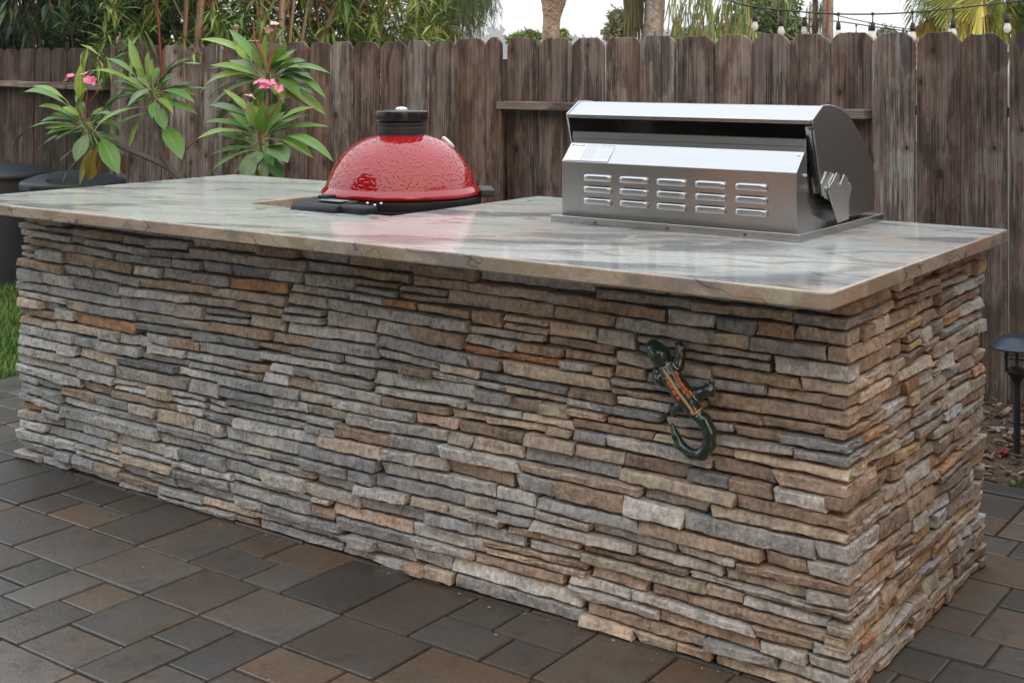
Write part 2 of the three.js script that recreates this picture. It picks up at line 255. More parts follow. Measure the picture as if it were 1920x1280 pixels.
// the planting bed between patio and fence
const bedY = z => lerp(-0.01, 0.105, smooth(-1.99, -2.62, z));
{
  const g = new THREE.PlaneGeometry(8.5, 0.9, 180, 30); g.rotateX(-Math.PI / 2); g.translate(0.10, 0, -2.435);
  const p = g.attributes.position, uv = g.attributes.uv;
  for (let i = 0; i < p.count; i++) { const x = p.getX(i), z = p.getZ(i); p.setY(i, bedY(z) + 0.018 * (fbm(x / 8 + 0.5, z / 8 + 0.5, 60, 60, 4, 8) - 0.5)); uv.setXY(i, x * 1.5, z * 1.5); }
  g.computeVertexNormals();
  struct('planting_bed', g, std({ color: rgb(0.20, 0.145, 0.105), map: dirtMap, roughness: 1, bumpMap: dirtBump, bumpScale: 0.012 }));
  const r = rng(19), N = 5200, chip = box(1, 0.28, 0.42);
  const im = new THREE.InstancedMesh(chip, std({ color: 0xffffff, roughness: 0.95 }), N), m = new THREE.Matrix4(), q = new THREE.Quaternion(), e = new THREE.Euler();
  for (let i = 0; i < N; i++) {
    const x = -1.4 + 3.2 * r(), z = -2.0 - 0.66 * Math.pow(r(), 0.8), s = 0.006 + 0.028 * Math.pow(r(), 2.2);
    e.set(0.7 * (r() - 0.5), r() * 6.28, 0.7 * (r() - 0.5)); q.setFromEuler(e);
    m.compose(V(x, bedY(z) + 0.004 + 0.012 * r(), z), q, V(s, s * (0.4 + 0.5 * r()), s * (0.6 + r()))); im.setMatrixAt(i, m);
    const k = r(), c = k < 0.5 ? [0.17, 0.115, 0.08] : k < 0.78 ? [0.30, 0.23, 0.17] : k < 0.93 ? [0.09, 0.07, 0.055] : [0.26, 0.09, 0.05];
    const d = 0.7 + 0.6 * r(); im.setColorAt(i, rgb(c[0] * d, c[1] * d, c[2] * d));
  }
  im.name = 'bark_mulch'; im.userData = { kind: 'stuff', label: 'brown wood chip mulch and dry leaves along the foot of the fence', category: 'mulch' }; scene.add(im);
  const r2 = rng(23), N2 = 1500, bl = new THREE.InstancedMesh(fromTris([-0.003, 0, 0, 0.003, 0, 0, 0, 1, 0.3]), std({ color: rgb(0.07, 0.12, 0.025), roughness: 0.8, side: THREE.DoubleSide }), N2);
  for (let i = 0; i < N2; i++) { const x = -0.20 + 0.9 * r2(), z = -2.06 + 0.09 * r2(); e.set(0.8 * (r2() - 0.5), 6.28 * r2(), 0); q.setFromEuler(e); m.compose(V(x, bedY(z), z), q, V(1, 0.008 + 0.018 * r2(), 0.02)); bl.setMatrixAt(i, m); }
  bl.name = 'low_moss'; bl.userData = { kind: 'stuff', label: 'thin green moss and weeds at the edge of the mulch bed', category: 'moss' }; scene.add(bl);
}
// the paved patio: modular pavers on a 72.5 mm grid
{
  const patio = new THREE.Group(); patio.name = 'patio'; patio.userData.kind = 'structure'; scene.add(patio);
  const bed = box(1, 1, 1); part('joint_sand', box(5.68 + 2.6, 0.05, 5.6, -4.2 + (5.68 + 2.6) / 2, -0.034, -1.975 + 2.8), jointMat, patio);
  const U = 0.0725, r = rng(404), cells = [];
  { const q0 = rng(77), N = 420, im = new THREE.InstancedMesh(box(1, 0.35, 0.6), std({ color: 0xffffff, roughness: 0.95 }), N), m = new THREE.Matrix4(), q = new THREE.Quaternion(), e = new THREE.Euler();   // grit and crumbs lying on the pavers
    for (let i = 0; i < N; i++) { const foot = i % 3 === 0, x = foot ? -3.0 + 2.95 * q0() : -3.9 + 5.2 * q0(), z = foot ? -0.215 + 0.05 * q0() * q0() : (i % 5 ? -0.2 + 1.6 * q0() : -1.9 + 0.6 * q0()), d = 0.002 + 0.006 * Math.pow(q0(), 4); e.set(0, q0() * 6.28, 0); q.setFromEuler(e); m.compose(V(x, 0.0035, z), q, V(d, d, d)); im.setMatrixAt(i, m); const t = q0(); im.setColorAt(i, t < 0.5 ? rgb(0.30, 0.27, 0.23) : t < 0.8 ? rgb(0.16, 0.10, 0.06) : rgb(0.45, 0.43, 0.40)); }
    im.name = 'grit'; im.userData = { kind: 'stuff', label: 'small grit and crumbs scattered on the dark pavers', category: 'grit' }; scene.add(im); }
  const put = (x, z, w, d) => cells.push([x, z, w, d]);
  const XMIN = -4.02, XMAX = 4.0;
  function bandA(z, xs) { let x = xs; while (x < XMAX) { const k = r(); if (k < 0.55) { put(x, z, 3, 4); x += 3 * U; } else { const a = r() < 0.5 ? 2 : 3, b = 5 - a; put(x, z, b, 2); put(x + b * U, z, a, 2); put(x, z + 2 * U, a, 2); put(x + a * U, z + 2 * U, b, 2); x += 5 * U; } } }
  function bandB(z, xs) { let x = xs; while (x < XMAX) { const w = r() < 0.72 ? 4 : 3; put(x, z, w, 3); x += w * U; } }
  function bandC(z, xs) { let x = xs, f = r() < 0.5; while (x < XMAX) { const w = r() < 0.62 ? 2 : 3; put(x, z, w, f ? 3 : 2); put(x, z + (f ? 3 : 2) * U, w, f ? 2 : 3); f = !f; x += w * U; } }
  // bands that show beside the island, from the fence side towards the camera; the origin of each is where the photograph's joints lie
  const start = x0 => x0 - Math.ceil((x0 - XMIN) / U) * U;
  const seq = ['B', 'A', 'C', 'B', 'A', 'B', 'C', 'A'];
  let z = -0.236;
  // hand-laid bands in front of the island
  { // A: z -0.236 .. 0.054
    let x = start(-2.64); const L = []; const zA = -0.236;
    for (let xx = -2.64 - 3 * U; xx > XMIN - 0.2; xx -= 3 * U) put(xx, zA, 3, 4);
    const blk = (x, a) => { const b = 5 - a; put(x, zA, b, 2); put(x + b * U, zA, a, 2); put(x, zA + 2 * U, a, 2); put(x + a * U, zA + 2 * U, b, 2); };
    blk(-2.64, 2); put(-2.2775, zA, 3, 4); put(-2.06, zA, 3, 4); blk(-1.8425, 3); put(-1.48, zA, 3, 4); put(-1.2625, zA, 3, 4); blk(-1.045, 3);
    let q = -0.6825; while (q < XMAX) { put(q, zA, 3, 4); q += 3 * U; if (r() < 0.4 && q < XMAX) { blk(q, r() < 0.5 ? 2 : 3); q += 5 * U; } }
    const zB = 0.054; let p = -2.34; for (let xx = -2.34 - 4 * U; xx > XMIN - 0.3; xx -= 4 * U) put(xx, zB, 4, 3);
    for (const w of [4, 4, 3, 4, 4, 4, 3, 4, 4]) { put(p, zB, w, 3); p += w * U; } while (p < XMAX) { const w = r() < 0.7 ? 4 : 3; put(p, zB, w, 3); p += w * U; }
    const zC = 0.2715; let c = -2.05, f = true; for (const w of [2, 2, 3, 2, 2, 3, 2, 3, 2, 2, 3]) { put(c, zC, w, f ? 3 : 2); put(c, zC + (f ? 3 : 2) * U, w, f ? 2 : 3); f = !f; c += w * U; }
    while (c < XMAX) { const w = r() < 0.6 ? 2 : 3; put(c, zC, w, f ? 3 : 2); put(c, zC + (f ? 3 : 2) * U, w, f ? 2 : 3); f = !f; c += w * U; }
    c = -2.05; f = false; while (c > XMIN) { const w = r() < 0.6 ? 2 : 3; c -= w * U; put(c, zC, w, f ? 3 : 2); put(c, zC + (f ? 3 : 2) * U, w, f ? 2 : 3); f = !f; }
  }
  z = 0.634; for (const b of ['B', 'A', 'B', 'C', 'A', 'B', 'C', 'B', 'A', 'C', 'B', 'A']) { const d = { A: 4, B: 3, C: 5 }[b]; ({ A: bandA, B: bandB, C: bandC })[b](z, start(-2.34 + 0.03 * z)); z += d * U; }
  z = -0.236; for (const b of ['B', 'A', 'C', 'B', 'A', 'B']) { const d = { A: 4, B: 3, C: 5 }[b]; z -= d * U; if (z < -1.85) { z += d * U; break; } ({ A: bandA, B: bandB, C: bandC })[b](z, start(-2.34)); }
  // border courses along the bed and along the lawn
  const zEnd = z; for (let x = XMIN - 2 * U; x < XMAX; x += 4 * U) put(x, -1.972, 4, 1.45);
  { const gap = (zEnd - (-1.972 + 1.45 * U)) / U; if (gap > 0.6) for (let x = XMIN; x < XMAX; x += 3 * U) put(x, -1.972 + 1.45 * U, 3, gap); }
  for (let zz = -1.86; zz < 3; zz += 4 * U) put(-4.17, zz, 1.98, 4);
  const geos = {}, far = [];
  const paver = (w, d, v, j) => {      // a slab with a rounded arris and rough sides
    const a = w * U - j, b = d * U - j, c = 0.0045, t = 0.045, rr = rng(v * 97 + Math.round(w * 10) * 7 + Math.round(d * 10));
    const ring = (i, y) => [[-a / 2 + i, y, -b / 2 + i], [a / 2 - i, y, -b / 2 + i], [a / 2 - i, y, b / 2 - i], [-a / 2 + i, y, b / 2 - i]];
    const L = [ring(c, 0), ring(0.3 * c, -0.3 * c), ring(0, -c * 1.2), ring(0, -t)], pos = [], uv = [], ou = rr(), ov = rr();
    const tri = (...q) => q.forEach(k => { pos.push(...k); uv.push(ou + k[0] / 1.2, ov + (k[2] - k[1]) / 1.2); });
    tri(L[0][0], L[0][2], L[0][1]); tri(L[0][0], L[0][3], L[0][2]);
    for (let k = 0; k < 3; k++) for (let i = 0; i < 4; i++) { const n = (i + 1) % 4; tri(L[k][i], L[k][n], L[k + 1][n]); tri(L[k][i], L[k + 1][n], L[k + 1][i]); }
    return fromTris(pos, uv);
  };
  const list = cells.filter(([x, zz, w, d]) => x + w * U > -4.2 && x < 3.9).map(c => { const [x, zz, w, d] = c, cx = x + w * U / 2, cz = zz + d * U / 2, p = V(cx, 0, cz).project(camera); return { c, cx, cz, vis: p.x > -1.12 && p.x < 1.12 && p.y > -1.15 && p.y < 1.1 && !(cx > -2.95 && cx < -0.15 && cz < -0.42 && cz > -1.1), dist: V(cx, 0, cz).distanceTo(CAM) }; });
  let made = 0;
  list.sort((a, b) => a.dist - b.dist);
  for (const o of list) {
    const [x, zz, w, d] = o.c, rr = rng(Math.round(o.cx * 991) * 31 + Math.round(o.cz * 877)), v = Math.floor(rr() * 5), key = `${w}_${d.toFixed(2)}_${v}`;
    const g = geos[key] ??= paver(w, d, v, 0.0065);
    const warm = clamp(0.30 + 0.20 * (o.cx + 1.5) + 0.12 * n1(o.cx * 3 + o.cz * 7, 2)), k = rr();
    const m = k < warm ? (rr() < 0.5 ? 3 : 4) : [0, 0, 1, 2, 5, 1][Math.floor(rr() * 6)];
    const tilt = [0.006 * (rr() - 0.5), 0.010 * (rr() - 0.5), 0.006 * (rr() - 0.5)], y = 0.003 * (rr() - 0.5);
    if (o.vis && made < 300) { const p = part('paver', g, paverMats[m], patio); p.position.set(o.cx, y, o.cz); p.rotation.set(...tilt); made++; }
    else { const q = g.clone(); q.translate(o.cx, y, o.cz); far.push(q); }
  }
  const fp = part('paving', merge(far), paverMats[1], patio); fp.userData.kind = 'stuff';
}

// ------------------------------------------------------------------ the stone island
const H = 0.92, L = 3.12876, W = 1.27243, T = 0.037;
const FX0 = -L + 0.0482, FX1 = -0.054, FZ = -0.235, BZ = -W + 0.05, TOP = H - T;
const NOTCH = { x0: -2.2441 + 0.03, x1: -1.584, z: -0.5 };
{
  const isl = thing('kitchen_island', 'long outdoor kitchen island clad in stacked ledge stone with a polished stone countertop', 'kitchen island', [0, 0, 0]);
  // countertop with the bay for the ceramic grill cut into its back edge
  const s = new THREE.Shape(), R = 0.012, pts = [[-L, 0], [0, 0], [0, W], [NOTCH.x1, W], [NOTCH.x1, -NOTCH.z], [NOTCH.x0, -NOTCH.z], [NOTCH.x0, W], [-L, W]];
  const rounded = (i) => { const p = pts[i], a = pts[(i + 7) % 8], b = pts[(i + 1) % 8], rr = [0, 1, 2, 7, 3, 6].includes(i) ? R : 0.004, la = Math.hypot(a[0] - p[0], a[1] - p[1]), lb = Math.hypot(b[0] - p[0], b[1] - p[1]); return [[p[0] + (a[0] - p[0]) * rr / la, p[1] + (a[1] - p[1]) * rr / la], p, [p[0] + (b[0] - p[0]) * rr / lb, p[1] + (b[1] - p[1]) * rr / lb]]; };
  pts.forEach((_, i) => { const [a, p, b] = rounded(i); if (i) s.lineTo(...a); else s.moveTo(...a); s.quadraticCurveTo(...p, ...b); }); s.closePath();
  let g = new THREE.ExtrudeGeometry(s, { depth: T - 0.010, bevelEnabled: true, bevelThickness: 0.005, bevelSize: 0.005, bevelOffset: -0.005, bevelSegments: 4, curveSegments: 5 });
  g.rotateX(-Math.PI / 2); g.translate(0, TOP + 0.005, 0);      // shape y -> -z
  { const p = g.attributes.position, n = g.attributes.normal, uv = g.attributes.uv; for (let i = 0; i < p.count; i++) uv.setXY(i, p.getX(i) + L + 0.05 + 0, -p.getZ(i) + 0.05); const side = g.groups.find(q => q.materialIndex === 1); for (let i = side.start; i < side.start + side.count; i++) uv.setXY(i, p.getX(i) + L - p.getZ(i), p.getY(i) - TOP + 0.1); }
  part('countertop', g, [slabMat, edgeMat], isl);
  // the block core behind the stones and the lined bay
  const y0 = -0.02, hc = TOP - y0 - 0.002, core = [];
  const cb = (x0, x1, z0, z1) => core.push(box(x1 - x0, hc, z1 - z0, (x0 + x1) / 2, y0 + hc / 2, (z0 + z1) / 2));
  cb(FX0 + 0.045, FX1 - 0.045, NOTCH.z - 0.03, FZ - 0.045); cb(FX0 + 0.045, NOTCH.x0 - 0.02, BZ + 0.045, NOTCH.z - 0.032); cb(NOTCH.x1 + 0.02, FX1 - 0.045, BZ + 0.045, NOTCH.z - 0.032);
  part('block_core', merge(core), mortarMat, isl);
  const ply = std({ color: rgb(0.30, 0.165, 0.08), map: woodMap, roughness: 0.8 });
  const lb = z => box(0.012, 0.70, 0.72, 0, 0, 0);
  const l1 = lb(); l1.translate(NOTCH.x0 - 0.012, TOP - 0.352, (BZ + NOTCH.z) / 2 - 0.012); part('bay_lining', l1, ply, isl);
  const l2 = lb(); l2.translate(NOTCH.x1 + 0.012, TOP - 0.352, (BZ + NOTCH.z) / 2 - 0.012); part('bay_lining', l2, ply, isl);
  part('bay_shelf', box(NOTCH.x1 - NOTCH.x0 + 0.06, 0.03, 0.72, (NOTCH.x0 + NOTCH.x1) / 2, 0.20, (BZ + NOTCH.z) / 2 - 0.01), ply, isl);

  // stacked ledge stones
  function stoneGeo(w, h, d, r, rough, ends = 0) {      // x along the face, y up, z outwards; the face is near z = 0
    const nx = clamp(Math.round(w / 0.021), 4, 18), ny = 4, s0 = Math.floor(r() * 1e6), P = [];
    const sl = (r() - 0.5) * 0.5 * h + (r() < 0.18 ? (r() - 0.5) * h * 1.1 : 0), sr = ends ? 0 : (r() - 0.5) * 0.5 * h + (r() < 0.18 ? (r() - 0.5) * h * 1.1 : 0);
    const tilt = (r() - 0.5) * 0.008, yaw = (r() - 0.5) * 0.010, taper = (r() - 0.5) * 0.14 * h;
    const ph = r() * 99;
    for (let j = 0; j <= ny; j++) for (let i = 0; i <= nx; i++) {
      const u = i === 0 ? 0 : i === nx ? 1 : clamp((i === 1 ? 0.0045 / w : i === nx - 1 ? 1 - 0.0045 / w : (i - 0.4 + 0.5 * (hash(i, 8, s0) - 0.5)) / (nx - 0.8))), v = [0, Math.min(0.2, 0.0036 / h), 0.36 + 0.2 * hash(i, 2, s0), 1 - Math.min(0.2, 0.0036 / h), 1][j], e = Math.min(u, 1 - u) * w, f = Math.min(v, 1 - v) * h;
      const jt = -Math.abs(0.0026 * n1(ph + u * w * 40, 5)) - 0.0016 * (hash(i, 3, s0) ** 2), jb = Math.abs(0.0026 * n1(ph + 40 + u * w * 40, 7)) + 0.0020 * (hash(i, 4, s0) ** 2);
      const y = lerp(-h / 2 + jb - taper * (u - 0.5), h / 2 + jt + taper * (u - 0.5), v);
      const x = lerp(-w / 2 + sl * (v - 0.5) + 0.002 * n1(ph + v * 9, 9), w / 2 + sr * (v - 0.5) + 0.002 * n1(ph + v * 9, 10), u);
      let z = tilt * (v - 0.5) * 2 + yaw * (u - 0.5) * 2 + rough * (0.0030 * n1(ph + u * w * 22 + v * 0.6, s0 % 97) + 0.0030 * (hash(i, j, s0) - 0.5));
      const edge = Math.min(ends && u > 0.5 ? 1 : e / 0.004, f / 0.0032); z -= (0.0018 + 0.0042 * hash(i, j + 9, s0) ** 3) * (1 - clamp(edge));
      P.push([x, y, z]);
    }
    const pos = [], uv = [], ou = r(), ov = r(), S = 0.62;
    const vtx = (p, sx, sy) => { pos.push(...p); uv.push(ou + sx / S, ov + sy / S); };
    const quad = (a, b, c, dd, m) => { for (const k of [a, b, c, a, c, dd]) vtx(k, m === 'x' ? k[2] : k[0], m === 'y' ? k[2] : k[1]); };
    const id = (i, j) => P[j * (nx + 1) + i];
    for (let j = 0; j < ny; j++) for (let i = 0; i < nx; i++) quad(id(i, j), id(i + 1, j), id(i + 1, j + 1), id(i, j + 1));
    let g = new THREE.BufferGeometry(); g.setAttribute('position', new THREE.Float32BufferAttribute(pos, 3)); g.setAttribute('uv', new THREE.Float32BufferAttribute(uv, 2));
    g = toCreasedNormals(g, 0.22);
    pos.length = 0; uv.length = 0;
    const back = (p, k) => [p[0] * (k === 'x' ? 1 : 0.995), p[1] * 0.985, -d];
    for (let i = 0; i < nx; i++) { quad(id(i + 1, 0), id(i, 0), back(id(i, 0)), back(id(i + 1, 0)), 'y'); quad(id(i, ny), id(i + 1, ny), back(id(i + 1, ny)), back(id(i, ny)), 'y'); }
    for (let j = 0; j < ny; j++) quad(id(0, j), id(0, j + 1), back(id(0, j + 1)), back(id(0, j)), 'x');
    { // the right end, rough where it shows on the corner
      const m = ends ? 5 : 1, E = (j, k) => { const p = id(nx, j); if (!k) return p; const t = k / m; return [p[0] + (ends ? 0.008 * (hash(j, k, s0 + 5) - 0.6) * (k < m ? 1 : 0) : 0), p[1] * (1 - 0.015 * t) + (ends ? 0.003 * (hash(k, j > 0 ? (j === ny ? 2 : 3) : 1, s0) - 0.5) : 0), lerp(p[2], -d, t)]; };
      for (let j = 0; j < ny; j++) for (let k = 0; k < m; k++) quad(E(j + 1, k), E(j, k), E(j, k + 1), E(j + 1, k + 1), 'x');
    }
    let g2 = fromTris(pos.slice(), uv.slice());
    if (ends) { g2.deleteAttribute('normal'); g2 = toCreasedNormals(g2, 0.7); }
    return mergeGeometries([g.index ? g.toNonIndexed() : g, g2]);
  }
  const r = rng(2024), stones = [];
  // six lifts of staggered panels, each panel with its own four or five courses; panels turn the corners
  const NB = 6, LIFT = (TOP - 0.003) / NB;
  const courses = () => { const n = r() < 0.6 ? 4 : 5, h = []; let t = 0; for (let i = 0; i < n; i++) { h.push(0.75 + 0.6 * r()); t += h[i]; } let y = 0; return h.map(a => { const q = [y / t, a / t]; y += a; return q; }); };
  const cornerR = [], cornerL = []; for (let b = 0; b < NB; b++) { cornerR.push(courses()); cornerL.push(courses()); }
  const bandY = (b, x, f) => b === 0 ? 0.001 : b === NB ? TOP - 0.002 : b * LIFT + 0.010 * n1(x * 1.3 + b * 17 + f * 50, 14) + 0.004 * n1(x * 4.1 + b * 29 + f * 50, 15);
  function pick(warm, end) {
    if (end && r() < 0.72) return ['olive', 'brown', 'brown', 'umber', 'ochre', 'rust', 'umber', 'umber', 'taupe', 'brown'][Math.floor(r() * 10)];
    const k = r(); if (k < 0.07 + 0.08 * warm) return ['rust', 'olive', 'pink', 'pale', 'ash', 'umber', 'dark'][Math.floor(r() * 7)];
    return r() < warm ? ['tan', 'brown', 'brown', 'sand', 'umber', 'brown', 'taupe', 'tan'][Math.floor(r() * 8)] : ['slate', 'grey', 'ash', 'taupe', 'blue', 'grey', 'ash', 'slate'][Math.floor(r() * 8)];
  }
  const depthR = cornerR.map(c => c.map((_, i) => (i % 2 ? 0.05 + 0.06 * r() : 0.12 + 0.12 * r()))), swapR = cornerR.map(c => c.map(() => r() < 0.22));
  function face(f, x0, x1, place, warmAt, minW, maxW, first, last) {      // first / last: the corner panels' courses, or null
    for (let b = 0; b < NB; b++) {
      const cuts = [x0]; let x = x0 + (b % 2 ? 0.30 : 0.52) * (0.8 + 0.4 * r()); while (x < x1 - 0.36) { cuts.push(x); x += 0.34 + 0.40 * r(); } cuts.push(x1);
      for (let p = 0; p + 1 < cuts.length; p++) {
        const end = p + 2 === cuts.length, cs = (p === 0 && first) ? first[b] : (end && last) ? last[b] : courses();
        cs.forEach(([t0, th], i) => {
          const zig = k => 0.085 * n1((t0 + th / 2) * 2.6 + k * 13.7 + b * 5 + f, 41); let a = cuts[p] + (p ? zig(cuts[p]) : 0), z = cuts[p + 1] + (end ? 0 : zig(cuts[p + 1]));
          const edge = place.edge?.(b, i, p === 0, end); if (edge) { if (edge[0] !== undefined) a = edge[0]; if (edge[1] !== undefined) z = edge[1]; }
          while (a < z - 0.02) {
            let w = minW + (maxW - minW) * Math.pow(r(), 1.15); if (z - a - w < minW * 0.75) w = z - a;
            const xm = a + w / 2, last1 = end && a + w > z - 0.003, yb = bandY(b, xm, f), yt = bandY(b + 1, xm, f), hh = (yt - yb) * th, yc = yb + (yt - yb) * (t0 + th / 2), slope = (bandY(b + (t0 > 0.4 ? 1 : 0), xm + 0.1, f) - bandY(b + (t0 > 0.4 ? 1 : 0), xm - 0.1, f)) / 0.2 + 0.022 * (r() - 0.5);
            const gap = 0.0028 + 0.0034 * r(), prot = 0.024 * (r() - 0.45) - (r() < 0.07 ? 0.010 : 0), wide = r() < 0.42 ? 0.014 * r() : 0;
            const two = hh > 0.040 && r() < 0.35 && !last1, bits = two ? [[yc - hh * 0.25, hh / 2], [yc + hh * 0.25, hh / 2]] : [[yc, hh]];
            for (const [cy, ch] of bits) place.put({ x: xm - (last1 ? 0 : wide / 2), y: cy + 0.002 * (r() - 0.5), w: w - 0.003 - (last1 ? 0 : wide), h: Math.max(0.011, ch - gap), prot: prot + (two ? 0.008 * (r() - 0.5) : 0), slope, b, i, last: last1, warm: warmAt(xm, cy) });
            a += w;
          }
        });
      }
    }
  }
  const add = (g, mat, pos, rotY, roll) => stones.push({ g, mat, pos, rotY, roll, d: pos.distanceTo(CAM) });
  // the long front
  face(1, FX0, FX1, { edge: (b, i, p0, pe) => [p0 ? FX0 + 0.013 * (r() - 0.6) : undefined, pe ? (swapR[b][i] ? FX1 - 0.05 : FX1) : undefined],
    put: o => { const corner = o.last && !swapR[o.b][o.i]; add(stoneGeo(o.w, o.h, corner ? depthR[o.b][o.i] + o.prot : 0.05, r, 1, corner ? 1 : 0), pick(o.warm), V(o.x + (corner ? 0.005 * (r() - 0.5) : 0), o.y, FZ + (corner ? 0.3 : 1) * o.prot), 0, Math.atan(o.slope)); } },
    (x, y) => clamp(0.20 + 0.18 * n1(x * 2.1 + y * 1.4, 31) + 0.26 * smooth(-2.2, -0.3, x) + 0.12 * smooth(0.2, 0.8, y)), 0.085, 0.36, null, cornerR);
  // the right-hand end
  face(2, 0, FZ - BZ, { edge: (b, i, p0) => [p0 ? (swapR[b][i] ? -0.004 : depthR[b][i]) : undefined, undefined], put: o => add(stoneGeo(o.w, o.h, 0.05, r, 1.05), pick(o.warm, true), V(FX1 + o.prot * 0.6, o.y, FZ - o.x), Math.PI / 2, Math.atan(o.slope)) }, (x, y) => clamp(0.78 - 0.22 * x + 0.2 * n1(x * 4 + y * 3, 33)), 0.06, 0.24, cornerR, null);
  // the left-hand end
  face(3, 0, FZ - BZ - 0.05, { put: o => add(stoneGeo(o.w, o.h, 0.05, r, 1), pick(0.2), V(FX0 - o.prot * 0.6, o.y, BZ + o.x), -Math.PI / 2, Math.atan(o.slope)) }, () => 0.2, 0.10, 0.30, null, null);
  const m4 = new THREE.Matrix4(), eu = new THREE.Euler(), qq = new THREE.Quaternion(), rest = {};
  stones.sort((a, b) => (a.rotY < 0) - (b.rotY < 0) || a.d / Math.sqrt(1) - b.d);
  stones.forEach((o, i) => {
    if (i < 300) { const p = part('stone', o.g, stoneMat[o.mat], isl); p.position.copy(o.pos); p.rotation.set(0, o.rotY, o.roll, 'YXZ'); }
    else { qq.setFromEuler(eu.set(0, o.rotY, o.roll, 'YXZ')); o.g.applyMatrix4(m4.compose(o.pos, qq, V(1, 1, 1))); (rest[o.mat] ??= []).push(o.g); }
  });
  const keys = Object.keys(rest), all = [], groups = []; let start = 0;
  for (const k of keys) { const q = mergeGeometries(rest[k]); all.push(q); groups.push([start, q.attributes.position.count]); start += q.attributes.position.count; }
  const rg = mergeGeometries(all); groups.forEach(([a, n], i) => rg.addGroup(a, n, i));
  const rs = part('ledge_stones', rg, keys.map(k => stoneMat[k]), isl); rs.userData.kind = 'stuff';
  console.log('stones', stones.length);
}

